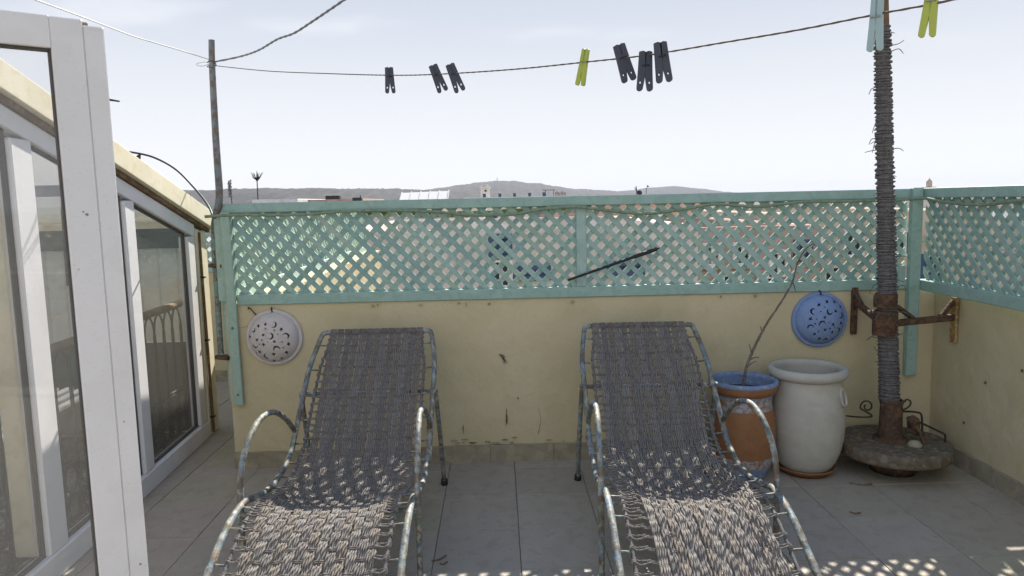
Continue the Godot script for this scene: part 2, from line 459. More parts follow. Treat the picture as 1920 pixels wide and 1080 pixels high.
func _ready() -> void:
	rng.seed = 20240611
	# camera
	var cam := Camera3D.new()
	cam.name = "camera"
	cam.position = Vector3(0, 1.45, 0)
	cam.rotation_order = EULER_ORDER_YXZ
	cam.rotation_degrees = Vector3(-6.7, -1.0, -1.23)
	cam.fov = rad_to_deg(2.0 * atan(540.0 / 1380.0))
	cam.near = 0.05
	cam.far = 20000.0
	add_child(cam)
	cam.current = true
	# sky and exposure
	var env := Environment.new()
	env.background_mode = Environment.BG_SKY
	env.sky = make_sky()
	env.tonemap_mode = Environment.TONE_MAPPER_LINEAR
	env.tonemap_exposure = 2.25
	env.fog_enabled = true
	env.fog_light_color = Color(0.77, 0.80, 0.90)
	env.fog_density = 0.00005
	env.sdfgi_enabled = true
	env.ssao_enabled = true
	env.ssil_enabled = true
	var we := WorldEnvironment.new()
	we.name = "world_environment"
	we.environment = env
	add_child(we)
	# sun
	var sun := DirectionalLight3D.new()
	sun.name = "sun"
	sun.light_energy = 1.6
	sun.light_color = Color(1.0, 0.97, 0.925)
	sun.light_angular_distance = 0.6
	sun.shadow_enabled = true
	add_child(sun)
	sun.look_at_from_position(TO_SUN * 10.0, Vector3.ZERO, Vector3.UP)
	make_materials()
	build_land()
	build_floor()
	build_walls()
	build_town()
	build_lean_to()
	build_door()
	build_trellis()
	build_loungers()
	build_umbrella_stand()
	build_pots()
	build_wall_things()
	build_lines()
	build_litter()

# ------------------------------------------------------------------ land and town
func profile_height(p: Array, x: float) -> float:
	if x <= p[0].x: return p[0].y
	for i in p.size() - 1:
		if x <= p[i + 1].x:
			var t: float = (x - p[i].x) / (p[i + 1].x - p[i].x)
			return lerp(p[i].y, p[i + 1].y, t * t * (3.0 - 2.0 * t))
	return p[p.size() - 1].y

func build_hill(crest: Array, z: float, deep: float, rough: float, step: float, sd: int) -> void:
	var f := FastNoiseLite.new()
	f.seed = sd
	f.frequency = 0.02
	f.fractal_octaves = 4
	var mb := MB.new()
	var x0: float = crest[0].x
	var x1: float = crest[crest.size() - 1].x
	var nx := int((x1 - x0) / step)
	var nz := 26
	for j in nz + 1:
		for i in nx + 1:
			var x := x0 + step * i
			var q := float(j) / nz * 2.0 - 1.0
			var zz := z + q * deep + f.get_noise_2d(x * 0.15, j * 7.0) * deep * 0.05
			var hh := (profile_height(crest, x) + 10.0) * pow(cos(q * PI * 0.5), 1.4)
			hh += (f.get_noise_2d(x * 0.25, zz * 0.25) * 9.0 * (1.0 - q * q) * (1.0 if abs(q) > 0.12 else 0.25)) + f.get_noise_2d(x * 3.0, zz * 3.0) * rough
			mb.v.append(Vector3(x, -10.0 + max(hh, 0.0), zz))
			mb.n.append(Vector3.UP)
	for j in nz:
		for i in nx:
			var k := j * (nx + 1) + i
			mb.ix.append(k); mb.ix.append(k + 1); mb.ix.append(k + nx + 2)
			mb.ix.append(k); mb.ix.append(k + nx + 2); mb.ix.append(k + nx + 1)
	for i in mb.n.size(): mb.n[i] = Vector3.ZERO
	for t in range(0, mb.ix.size(), 3):
		var a := mb.ix[t]
		var b := mb.ix[t + 1]
		var c := mb.ix[t + 2]
		var nn := (mb.v[c] - mb.v[a]).cross(mb.v[b] - mb.v[a])
		if nn.y < 0.0: nn = -nn
		mb.n[a] += nn; mb.n[b] += nn; mb.n[c] += nn
	for i in mb.n.size(): mb.n[i] = mb.n[i].normalized()
	structure("hills", mb, M.forest)

func build_land() -> void:
	var g := MB.new()
	var R := 9000.0
	var k := 48
	for i in k:
		var a := TAU * i / k
		var b := TAU * (i + 1) / k
		g.tri(Vector3(0, -9.5, 0), Vector3(cos(b) * R, -9.5, sin(b) * R), Vector3(cos(a) * R, -9.5, sin(a) * R))
	structure("ground", g, M.land)
	build_hill([Vector2(-2900, 74), Vector2(-2081, 72), Vector2(-1444, 66), Vector2(-1132, 66), Vector2(-985, 61), Vector2(-801, 64), Vector2(-690, 63), Vector2(-542, 57), Vector2(-394, 56), Vector2(-245, 49), Vector2(-130, 45), Vector2(-20, 36), Vector2(127, 20), Vector2(330, 0), Vector2(420, -9)], -2600.0, 750.0, 4.5, 9.0, 41)
	build_hill([Vector2(-1300, -5), Vector2(-748, 38), Vector2(-490, 66), Vector2(-328, 93), Vector2(-198, 110), Vector2(-85, 120), Vector2(-4, 127), Vector2(92, 123), Vector2(221, 107), Vector2(351, 86), Vector2(480, 67), Vector2(642, 54), Vector2(805, 38), Vector2(1033, 14), Vector2(1300, -8)], -4500.0, 1100.0, 4.0, 11.0, 42)
	build_hill([Vector2(500, -8), Vector2(726, 39), Vector2(900, 60), Vector2(1073, 71), Vector2(1247, 89), Vector2(1421, 97), Vector2(1595, 73), Vector2(1769, 43), Vector2(2031, 15), Vector2(2381, 3), Vector2(2600, -9)], -6000.0, 1200.0, 3.0, 13.0, 43)

func house(called: String, label: String, x0: float, x1: float, z: float, deep: float, top: float, m: Material, wins: Array, par := 0.9) -> Node3D:
	# z: the face turned to the terrace
	var o := thing(called, label, "house", Vector3((x0 + x1) * 0.5, -9.5, z - deep * 0.5), "houses of the old town")
	var w := MB.new()
	w.box(Vector3((x0 + x1) * 0.5, (top - par - 9.5) * 0.5, z - deep * 0.5), Vector3(x1 - x0, top - par + 9.5, deep), 0.02)
	part("wall", w, m, o)
	var p := MB.new()
	var t := 0.22
	var ph := par + 0.01
	var py := top - ph * 0.5 + 0.01
	p.box(Vector3((x0 + x1) * 0.5, py, z - t * 0.5), Vector3(x1 - x0 + 0.02, ph, t), 0.03)
	p.box(Vector3((x0 + x1) * 0.5, py, z - deep + t * 0.5), Vector3(x1 - x0 + 0.02, ph, t), 0.03)
	p.box(Vector3(x0 + t * 0.5, py, z - deep * 0.5), Vector3(t, ph, deep - 2.0 * t), 0.03)
	p.box(Vector3(x1 - t * 0.5, py, z - deep * 0.5), Vector3(t, ph, deep - 2.0 * t), 0.03)
	part("parapet", p, m, o)
	for a in wins:   # [x, y of the middle, width, height, blue shutters?]
		var f := MB.new()
		var c := Vector3(a[0], a[1], z + 0.03)
		for s in [-1.0, 1.0]:
			f.box(c + Vector3(s * (a[2] * 0.5 + 0.04), 0, 0), Vector3(0.08, a[3] + 0.16, 0.1), 0.01)
			f.box(c + Vector3(0, s * (a[3] * 0.5 + 0.04), 0), Vector3(a[2], 0.08, 0.1), 0.01)
		f.box(c, Vector3(0.05, a[3], 0.06), 0.01)
		var fr := part("window", f, M.shutter if a[4] else M.white_town, o)
		var g := MB.new()
		g.box(c + Vector3(0, 0, -0.02), Vector3(a[2], a[3], 0.02), 0.002)
		part("pane", g, M.shutter if a[4] else M.pane, fr)
	return o

func build_town() -> void:
	house("house", "pale pinkish house with a plain wall just behind the trellis", -2.6, 3.0, -11.0, 7.0, 1.04, M.pale, [[0.03, 0.78, 0.2, 0.24, true], [0.03, 0.38, 0.2, 0.34, false], [0.5, 0.38, 0.4, 0.07, true], [1.9, 0.42, 0.42, 0.06, true]], 0.9)
	house("house", "white house with small grated windows behind the pale pinkish house", -6.2, -0.4, -22.0, 8.0, 1.36, M.pale, [[-5.4, 0.6, 0.45, 0.55, false], [-4.6, 0.6, 0.45, 0.55, false], [-3.8, 0.6, 0.45, 0.55, false], [-3.0, 0.6, 0.45, 0.55, false], [-2.1, 0.55, 0.5, 0.7, false]], 0.35)
	house("house", "ochre house with brown windows behind the trellis, beside the rope pole", 3.15, 5.3, -12.0, 6.0, 0.95, M.brick_town, [[3.5, 0.5, 0.18, 0.26, false], [4.0, 0.5, 0.18, 0.26, false], [4.6, 0.35, 0.2, 0.3, false], [3.8, 0.05, 0.2, 0.2, false], [4.4, 0.0, 0.16, 0.2, false], [5.0, 0.55, 0.14, 0.2, true]], 0.7)
	house("house", "cream house with dark windows seen past the rope pole", 5.6, 9.4, -14.0, 7.0, 1.1, M.ochre_town, [[6.0, 0.5, 0.24, 0.4, false], [6.8, 0.5, 0.24, 0.4, false], [7.8, 0.5, 0.24, 0.4, false], [6.4, -0.1, 0.24, 0.3, false], [8.3, 0.0, 0.3, 0.4, true]], 0.6)
	house("house", "white house behind the side trellis with one blue window", 9.8, 15.5, -13.0, 8.0, 0.9, M.white_town, [[10.8, -0.2, 0.6, 0.9, true], [12.4, -0.2, 0.6, 0.9, false]], 0.6)
	house("house", "low yellow house below the end of the trellis", -4.6, -3.0, -12.0, 2.5, 0.02, M.ochre_town, [[-3.8, -1.0, 0.5, 0.7, false]], 0.4)
	house("house", "white house beyond the passage trellis", -11.0, -6.6, -15.0, 8.0, 1.15, M.white_town, [[-8.0, 0.2, 0.5, 0.7, false]], 0.5)
	house("house", "brick red house further back with a flat brown roof line", 1.6, 7.4, -26.0, 8.0, 1.32, M.brick_town, [[2.6, 0.5, 0.5, 0.6, false], [4.0, 0.5, 0.5, 0.6, false], [5.6, 0.5, 0.5, 0.6, false]], 0.5)
	house("house", "white walled house carrying the row of blue pots", -1.6, 3.5, -35.0, 9.0, 1.66, M.white_town, [[-0.4, 0.3, 0.6, 0.8, true], [2.0, 0.3, 0.6, 0.8, true]], 0.8)
	house("house", "long white parapet house right of the row of blue pots", 5.1, 15.2, -55.0, 12.0, 1.76, M.white_town, [[7.0, 0.2, 0.7, 1.0, false], [11.0, 0.2, 0.7, 1.0, false]], 0.9)
	house("house", "white flat roofed house below the tall palm mast", -16.4, -13.4, -50.0, 10.0, 1.93, M.white_town, [[-15.5, 0.4, 0.6, 0.8, false]], 0.7)
	house("house", "low reddish roofed house left of the white louvred screen", -13.2, -9.4, -52.0, 10.0, 1.86, M.brick_town, [[-12.5, 0.6, 0.6, 0.8, false]], 0.6)
	house("house", "long grey roofed house carrying the white louvred screen", -8.8, -1.9, -40.0, 9.0, 1.55, M.roof_town, [[-7.5, 0.2, 0.6, 0.8, false], [-3.2, 0.2, 0.6, 0.8, false]], 0.5)
	house("house", "ochre terrace house at the foot of the cream water tower", -6.0, 4.5, -69.0, 10.0, 1.86, M.ochre_town, [[-4.0, 0.4, 0.7, 1.0, false]], 0.8)
	house("house", "far white house line beyond the rope pole", 24.0, 46.0, -75.0, 14.0, 1.8, M.white_town, [[28.0, 0.2, 0.8, 1.0, false], [36.0, 0.2, 0.8, 1.0, false]], 0.8)
	house("house", "far pale house block behind the side trellis", 20.0, 33.0, -42.0, 12.0, 1.25, M.pale, [[22.0, 0.0, 0.8, 1.0, true], [26.0, 0.0, 0.8, 1.0, false]], 0.7)
	house("house", "wide cream house block left behind the glazed lean-to", -40.0, -18.0, -48.0, 14.0, 1.3, M.ochre_town, [[-24.0, 0.0, 0.8, 1.0, false], [-30.0, 0.0, 0.8, 1.0, false]], 0.8)
	# palm-like telephone mast
	var o := thing("palm_mast", "slim mast with a tuft of spiky fronds above the trellis", "mast", Vector3(-25.7, -9.5, -80))
	var t := MB.new()
	t.tube(PackedVector3Array([Vector3(-25.7, -9.5, -80), Vector3(-25.66, 0, -80), Vector3(-25.6, 4.9, -80)]), 0.09, 0.05, 8)
	part("trunk", t, M.iron, o)
	for i in 16:
		var fb := MB.new()
		var a := TAU * i / 16.0 + rng.randf() * 0.3
		var up := rng.randf_range(0.5, 1.5)
		var L := rng.randf_range(0.7, 1.15)
		var b := Vector3(-25.61, 4.2 + 0.05 * (i % 5), -80)
		L *= 0.75
		fb.tube(PackedVector3Array([b, b + Vector3(cos(a) * L * 0.5, up * 0.45 * L, sin(a) * L * 0.5), b + Vector3(cos(a) * L * 0.85, up * 0.95 * L, sin(a) * L * 0.85)]), 0.06, 0.02, 5)
		part("frond", fb, M.iron, o)
	# white louvred screen
	var sc := thing("louvred_screen", "white ribbed screen standing on the grey roofed house", "screen", Vector3(-4.05, 1.55, -40.4))
	for i in 5:
		var x: float = -5.3 + i * 0.52
		var b := MB.new()
		b.bar(Vector3(x + 0.26, 1.5, -40.2), Vector3(x + 0.3, 2.05 + i * 0.012, -41.3), 0.5, 0.03, Vector3.UP)
		part("panel", b, M.wire_white, sc)
	for i in 6:
		var x: float = -5.3 + i * 0.52
		var b := MB.new()
		b.bar(Vector3(x, 1.53, -40.2), Vector3(x + 0.04, 2.09 + i * 0.012, -41.3), 0.05, 0.06, Vector3.UP)
		part("rib", b, M.wire_white, sc)
	# water tower
	var wt := thing("water_tower", "cream square tower with a low cap and one small window", "tower", Vector3(-1.1, -9.5, -70.6))
	var b1 := MB.new()
	b1.box(Vector3(-1.1, -3.4, -70.0), Vector3(0.84, 12.3, 0.9), 0.03)
	part("shaft", b1, M.white_town, wt)
	var b2 := MB.new()
	b2.box(Vector3(-1.1, 2.83, -70.0), Vector3(1.02, 0.22, 1.1), 0.03)
	b2.box(Vector3(-1.1, 3.01, -70.0), Vector3(0.6, 0.16, 0.7), 0.05)
	part("cap", b2, M.white_town, wt)
	var b3 := MB.new()
	b3.box(Vector3(-1.06, 2.5, -69.54), Vector3(0.2, 0.16, 0.04), 0.005)
	part("window", b3, M.pane, wt)
	# blue pots on the parapet
	var xs := [-0.6, 0.13, 0.83, 1.54, 2.22]
	for i in 5:
		var p := MB.new()
		var y := 1.665
		p.lathe([Vector2(0.0, 0.0), Vector2(0.055, 0.0), Vector2(0.075, 0.06), Vector2(0.068, 0.14), Vector2(0.085, 0.15), Vector2(0.085, 0.18), Vector2(0.06, 0.185), Vector2(0.0, 0.17)], Vector3(xs[i], y, -35.11), 14)
		single("blue_pot", p, M.shutter, ["dark blue pot in front of the cream water tower", "dark blue pot beside the one in front of the tower", "dark blue pot in the middle of the row of five", "dark blue pot between the middle one and the canopy", "dark blue pot under the edge of the thin dark canopy"][i], "pot", Vector3(xs[i], y, -35.11), "blue pots on the far parapet")
	# canopy and balustrade
	var ca := thing("roof_canopy", "thin dark canopy on posts by the last blue pot", "canopy", Vector3(2.5, 1.66, -35.11))
	var cb := MB.new()
	cb.box(Vector3(2.47, 1.955, -35.3), Vector3(0.6, 0.025, 0.5), 0.004)
	part("canopy_top", cb, M.black, ca)
	for x in [2.3, 2.68]:
		var pb := MB.new()
		pb.tube(PackedVector3Array([Vector3(x, 1.66, -35.12), Vector3(x, 1.945, -35.12)]), 0.012, -1, 6)
		part("post", pb, M.iron, ca)
	var bl := thing("roof_balustrade", "little brown balustrade on the far white parapet", "balustrade", Vector3(3.0, 1.66, -35.11))
	for i in 8:
		var pb := MB.new()
		pb.tube(PackedVector3Array([Vector3(2.78 + i * 0.065, 1.66, -35.11), Vector3(2.78 + i * 0.065, 1.86 + 0.05 * sin(i * 1.7), -35.11)]), 0.014, -1, 6)
		part("baluster", pb, M.old_wood, bl)
	var rb := MB.new()
	rb.bar(Vector3(2.75, 1.80, -35.11), Vector3(3.27, 1.80, -35.11), 0.03, 0.03)
	part("handrail", rb, M.old_wood, bl)
	# boxes and aerials on roofs
	var db := MB.new()
	db.box(Vector3(-11.6, 1.99, -52.8), Vector3(1.0, 0.28, 0.6), 0.02)
	single("roof_box", db, M.dark_town, "dark flat box on the low reddish roofed house", "box", Vector3(-11.6, 1.85, -52.8))
	var dc := MB.new()
	dc.box(Vector3(-7.55, 1.70, -40.3), Vector3(0.5, 0.28, 0.4), 0.02)
	dc.tube(PackedVector3Array([Vector3(-7.4, 1.8, -40.3), Vector3(-7.38, 1.95, -40.3)]), 0.03, -1, 6)
	single("water_tank", dc, M.dark_town, "dark tank with a stub pipe on the grey roofed house", "tank", Vector3(-7.55, 1.56, -40.3))
	var ae := thing("roof_aerial", "forked dark aerial with a dish on the long white parapet", "aerial", Vector3(10.4, 1.77, -55.1))
	var ab := MB.new()
	ab.tube(PackedVector3Array([Vector3(10.4, 1.76, -55.1), Vector3(10.4, 2.1, -55.1), Vector3(10.36, 2.4, -55.1)]), 0.03, -1, 5)
	ab.tube(PackedVector3Array([Vector3(10.4, 2.0, -55.1), Vector3(10.25, 2.3, -55.1)]), 0.03, -1, 5)
	part("rod", ab, M.iron, ae)
	var ad := MB.new()
	ad.lathe([Vector2(0, 0), Vector2(0.12, 0.02), Vector2(0.2, 0.08)], Vector3(10.6, 1.87, -55.1), 12, 0.0, 0.0, Basis(Vector3(1, 0, 0), 1.1))
	part("dish", ad, M.dark_town, ae)
	var a2 := thing("roof_aerial", "thin bent aerial pole beside the forked aerial", "aerial", Vector3(11.1, 1.77, -55.1))
	var a2b := MB.new()
	a2b.tube(PackedVector3Array([Vector3(11.1, 1.76, -55.1), Vector3(11.14, 2.2, -55.1), Vector3(11.22, 2.46, -55.1)]), 0.02, -1, 5)
	a2b.box(Vector3(11.24, 2.36, -55.1), Vector3(0.14, 0.09, 0.05), 0.01)
	part("rod", a2b, M.iron, a2)
	# minaret far to the right
	var mi := thing("minaret", "small distant square minaret with a lantern top", "minaret", Vector3(176.5, -9.5, -300))
	var m1 := MB.new()
	m1.box(Vector3(176.5, -3.1, -300), Vector3(3.4, 12.8, 3.4), 0.1)
	part("shaft", m1, M.ochre_town, mi)
	var m2 := MB.new()
	m2.box(Vector3(176.5, 3.5, -300), Vector3(4.0, 0.5, 4.0), 0.1)
	part("gallery", m2, M.ochre_town, mi)
	var m3 := MB.new()
	m3.box(Vector3(176.5, 4.9, -300), Vector3(1.7, 2.3, 1.7), 0.1)
	m3.lathe([Vector2(0.85, 0), Vector2(0.7, 0.5), Vector2(0.3, 0.9), Vector2(0.06, 1.1), Vector2(0.05, 1.6)], Vector3(176.5, 6.05, -300), 12)
	part("lantern", m3, M.ochre_town, mi)
	var hm := MB.new()
	hm.tube(PackedVector3Array([Vector3(2.5, 118, -4500), Vector3(2.5, 148, -4500)]), 2.2, 1.4, 6)
	single("hill_mast", hm, M.dark_town, "tiny mast on the top of the far hill", "mast", Vector3(2.5, 118, -4500))

# ------------------------------------------------------------------ terrace
func clip_tile(parent: Node3D, x0: float, x1: float, z0: float, z1: float, area: Array) -> void:
	var g := 0.0013
	var a: float = max(x0 + g, area[0])
	var b: float = min(x1 - g, area[1])
	var c: float = max(z0 + g, area[2])
	var d: float = min(z1 - g, area[3])
	if b - a < 0.02 or d - c < 0.02: return
	var mb := MB.new()
	var y := rng.randf_range(-0.0012, 0.0012)
	mb.box(Vector3((a + b) * 0.5, -0.014 + y, (c + d) * 0.5), Vector3(b - a, 0.028, d - c), 0.0015, Basis.from_euler(Vector3(rng.randf_range(-0.002, 0.002), 0, rng.randf_range(-0.002, 0.002))))
	part("tile", mb, M.tiles[rng.randi() % 5], parent)

func build_floor() -> void:
	var b := MB.new()
	b.box(Vector3(-0.55, -4.755, -1.55), Vector3(6.1, 9.49, 9.2), 0.01)
	var fl := structure("floor", b, M.grout)
	for i in range(-10, 8):
		var x0 := 0.062 + 0.357 * i
		for j in range(-9, 5):
			var z0 := -2.776 + 0.372 * j
			clip_tile(fl, x0, x0 + 0.357, z0, z0 + 0.372, [-1.93, RIGHT_X, WALL_Z + 0.001, -0.916])
			clip_tile(fl, x0, x0 + 0.357, z0, z0 + 0.372, [-3.3, -1.5, -6.12, WALL_Z - 0.001])
			clip_tile(fl, x0, x0 + 0.357, z0, z0 + 0.372, [-1.499, -1.498, -6.12, -4.165])
	var r := MB.new()
	r.box(Vector3(0.3, -0.0135, 1.03), Vector3(4.2, 0.027, 3.88), 0.004)
	part("rear_paving", r, M.tile, fl)

# a plastered wall: uneven face towards +z of its own frame
func plaster(mb: MB, xf: Transform3D, w: float, h: float, thick: float, sd: int) -> void:
	var f := FastNoiseLite.new()
	f.seed = sd
	f.frequency = 0.9
	f.fractal_octaves = 4
	var nx := int(w / 0.035)
	var ny := int(h / 0.035)
	var base := mb.v.size()
	for j in ny + 1:
		for i in nx + 1:
			var x := w * i / nx
			var y := h * j / ny
			var e: float = 1.0 if i > 0 and i < nx and j > 0 and j < ny else 0.0
			var d := f.get_noise_2d(x * 1.4, y * 1.4) * 0.006 * e
			var dx := (f.get_noise_2d(x, y + 9.0) * 0.03)
			var dy := (f.get_noise_2d(x + 40.0, y + 9.0) * 0.03)
			mb.v.append(xf * Vector3(x, y, d))
			mb.n.append((xf.basis * Vector3(-dx, -dy, 1.0)).normalized())
	for j in ny:
		for i in nx:
			var k := base + j * (nx + 1) + i
			mb.ix.append(k); mb.ix.append(k + nx + 2); mb.ix.append(k + 1)
			mb.ix.append(k); mb.ix.append(k + nx + 1); mb.ix.append(k + nx + 2)
	var p := func(x: float, y: float, z: float) -> Vector3: return xf * Vector3(x, y, z)
	mb.quad(p.call(w, 0, 0), p.call(w, 0, -thick), p.call(w, h, -thick), p.call(w, h, 0))
	mb.quad(p.call(0, 0, -thick), p.call(0, 0, 0), p.call(0, h, 0), p.call(0, h, -thick))
	mb.quad(p.call(0, h, 0), p.call(w, h, 0), p.call(w, h, -thick), p.call(0, h, -thick))
	mb.quad(p.call(w, 0, -thick), p.call(0, 0, -thick), p.call(0, h, -thick), p.call(w, h, -thick))

func chip(parent: Node3D, c: Vector3, sx: float, sy: float, sd: float, m: Material, called := "plaster_scar", rot := 0.0) -> void:
	var poly := PackedVector2Array()
	for k in 14:
		var a := TAU * k / 14.0
		var r := 0.75 + 0.25 * sin(a * 3.0 + sd) + 0.2 * sin(a * 5.0 + sd * 2.3)
		poly.append(Vector2(cos(a) * sx * r, sin(a) * sy * r).rotated(rot))
	var mb := MB.new()
	mb.prism(poly, -0.004, 0.0045, Transform3D(Basis.IDENTITY, c))
	part(called, mb, m, parent)

func build_walls() -> void:
	var o := thing("parapet_wall", "yellow plastered parapet behind the two loungers, under the long trellis", "wall", Vector3(0.5, 0, WALL_Z - 0.08))
	var mb := MB.new()
	plaster(mb, Transform3D(Basis.IDENTITY, Vector3(-1.497, -0.02, WALL_Z)), RIGHT_X + 1.497, 0.945, 0.15, 5)
	part("wall_body", mb, M.wall, o)
	var x := -1.5
	while x < RIGHT_X - 0.02:
		var w: float = min(0.357, RIGHT_X - 0.004 - x)
		var s := MB.new()
		s.box(Vector3(x + w * 0.5, 0.045 + rng.randf_range(-0.003, 0.003), WALL_Z + 0.004), Vector3(w - 0.0012, 0.1, 0.022), 0.0015)
		part("skirting_tile", s, M.plinth, o)
		x += w
	chip(o, Vector3(0.011, 0.595, WALL_Z + 0.006), 0.011, 0.03, 1.0, M.grime, "plaster_scar", 0.5)
	chip(o, Vector3(0.022, 0.57, WALL_Z + 0.006), 0.014, 0.012, 2.0, M.plinth)
	chip(o, Vector3(0.024, 0.25, WALL_Z + 0.006), 0.006, 0.05, 3.0, M.grime)
	chip(o, Vector3(0.09, 0.36, WALL_Z + 0.006), 0.004, 0.007, 4.0, M.grime)
	# ragged dirty line of old plaster above the skirting, and drips under the rail
	for k in 18:
		var cx := rng.randf_range(-0.34, 0.52)
		chip(o, Vector3(cx, 0.104 + rng.randf() * rng.randf() * 0.035, WALL_Z + 0.0045 + 0.0005 * (k % 5)), rng.randf_range(0.006, 0.024), rng.randf_range(0.002, 0.005), k * 1.7, M.grime if k % 6 == 0 else M.plinth, "dirt_patch")
	for k in 9:
		var cx := rng.randf_range(-1.25, 1.9)
		chip(o, Vector3(cx, 0.905 - rng.randf() * 0.012, WALL_Z + 0.0045 + 0.0005 * (k % 5)), rng.randf_range(0.003, 0.012), rng.randf_range(0.003, 0.012), k * 2.3 + 9.0, M.plinth, "dirt_patch")
	chip(o, Vector3(-0.22, 0.19, WALL_Z + 0.005), 0.003, 0.03, 5.0, M.grime, "dirt_patch")
	chip(o, Vector3(-0.42, 0.2, WALL_Z + 0.005), 0.003, 0.022, 6.0, M.grime, "dirt_patch")
	for a in [[[Vector2(0.2, 0.15), Vector2(0.215, 0.24), Vector2(0.2, 0.31)]], [[Vector2(-1.49, 0.8), Vector2(-1.42, 0.795), Vector2(-1.38, 0.805)]]]:
		var cp := []
		for q in a[0]: cp.append(Vector3(q.x, q.y, WALL_Z + 0.0025))
		var ck := MB.new()
		ck.tube(curve(cp, 0.012), 0.0016, 0.0008, 5, true, 0.5, 1.0)
		part("hairline_crack", ck, M.plinth, o)
	# side parapet
	var o2 := thing("parapet_wall", "yellow side parapet running forward from the corner with the rope pole", "wall", Vector3(RIGHT_X + 0.08, 0, -1.5))
	var m2 := MB.new()
	plaster(m2, Transform3D(Basis(Vector3(0, 0, 1), Vector3.UP, Vector3(-1, 0, 0)), Vector3(RIGHT_X, -0.02, -4.16)), 7.1, 0.945, 0.15, 8)
	part("wall_body", m2, M.wall, o2)
	var z := WALL_Z + 0.016
	while z < -1.2:
		var s := MB.new()
		s.box(Vector3(RIGHT_X - 0.004, 0.045 + rng.randf_range(-0.003, 0.003), z + 0.178), Vector3(0.022, 0.1, 0.3555), 0.0015)
		part("skirting_tile", s, M.plinth, o2)
		z += 0.357
	for a in [[0.5, -3.55, 3.0], [0.25, -3.7, 5.0], [0.62, -3.3, 8.0]]:
		var cb := MB.new()
		cb.lathe([Vector2(0, 0.006), Vector2(0.006, 0.005), Vector2(0.008, 0)], Vector3(RIGHT_X - 0.002, a[0], a[1]), 8, 0.2, a[2], Basis(Vector3(0, 0, 1), PI / 2))
		part("plaster_scar", cb, M.grime, o2)
	# wall at the end of the passage
	var o3 := thing("parapet_wall", "yellow wall closing the passage beyond the glazed lean-to", "wall", Vector3(-2.2, 0, -6.2))
	var m3 := MB.new()
	plaster(m3, Transform3D(Basis.IDENTITY, Vector3(-3.4, -0.02, -6.11)), 1.9, 0.95, 0.15, 9)
	part("wall_body", m3, M.wall, o3)
	var x3 := -3.3
	while x3 < -1.6:
		var s := MB.new()
		s.box(Vector3(x3 + 0.178, 0.045, -6.106), Vector3(0.354, 0.1, 0.02), 0.003)
		part("skirting_tile", s, M.plinth, o3)
		x3 += 0.357
	var o4 := thing("parapet_wall", "yellow wall running back from the end of the long parapet beside the passage", "wall", Vector3(-1.42, 0, -6.3))
	var m4 := MB.new()
	plaster(m4, Transform3D(Basis(Vector3(0, 0, 1), Vector3.UP, Vector3(-1, 0, 0)), Vector3(-1.497, -0.02, -8.4)), 4.24, 0.95, 0.15, 10)
	part("wall_body", m4, M.wall, o4)

# ------------------------------------------------------------------ trellis
# lattice in a frame's own x-y plane, facing its +z; strips of the front layer fall to the right
func lattice(parent: Node3D, xf: Transform3D, w: float, y0: float, y1: float, hole: Vector2) -> void:
	var p := 0.0815
	var half := 0.0142 * sqrt(2.0)
	var rect := PackedVector2Array([Vector2(0, y0), Vector2(w, y0), Vector2(w, y1), Vector2(0, y1)])
	for layer in 2:
		var sg := 1.0 if layer == 0 else -1.0     # front: x + y = c ; back: x - y = c
		var c0: float = fposmod(hole.x + sg * hole.y + p * 0.5, p)
		var lo: float = y0 if layer == 0 else -y1
		var hi: float = w + (y1 if layer == 0 else -y0)
		var k := int(floor((lo - c0) / p)) - 1
		while c0 + k * p < hi + p:
			var c := c0 + k * p + rng.randf_range(-0.004, 0.004)
			var tilt := rng.randf_range(-0.0055, 0.0055)
			var hw := half * rng.randf_range(0.91, 1.08)
			var ya := y0 - 0.2
			var yb := y1 + 0.2
			var strip := PackedVector2Array([Vector2(c - sg * ya - hw - tilt, ya), Vector2(c - sg * ya + hw - tilt, ya), Vector2(c - sg * yb + hw + tilt, yb), Vector2(c - sg * yb - hw + tilt, yb)])
			k += 1
			for poly in Geometry2D.intersect_polygons(strip, rect):
				if poly.size() < 3: continue
				var mb := MB.new()
				var z := rng.randf_range(-0.0008, 0.0008)
				if layer == 0: mb.prism(poly, 0.0012 + z, 0.0092 + z, xf)
				else: mb.prism(poly, -0.0092 + z, -0.0012 + z, xf)
				part("lattice_strip", mb, M.greens[rng.randi() % 5], parent)

func board(called: String, parent: Node3D, c: Vector3, s: Vector3, turn := Vector3.ZERO) -> MeshInstance3D:
	var mb := MB.new()
	mb.box(c, s, 0.004, Basis.from_euler(turn))
	return part(called, mb, M.greens[rng.randi() % 3], parent)

func screw(parent: MeshInstance3D, p: Vector3) -> void:
	var mb := MB.new()
	mb.lathe([Vector2(0, 0.004), Vector2(0.006, 0.0035), Vector2(0.008, 0)], p, 10, 0.0, 0.0, Basis(Vector3(1, 0, 0), PI / 2))
	part("screw_head", mb, M.galv_green, parent)

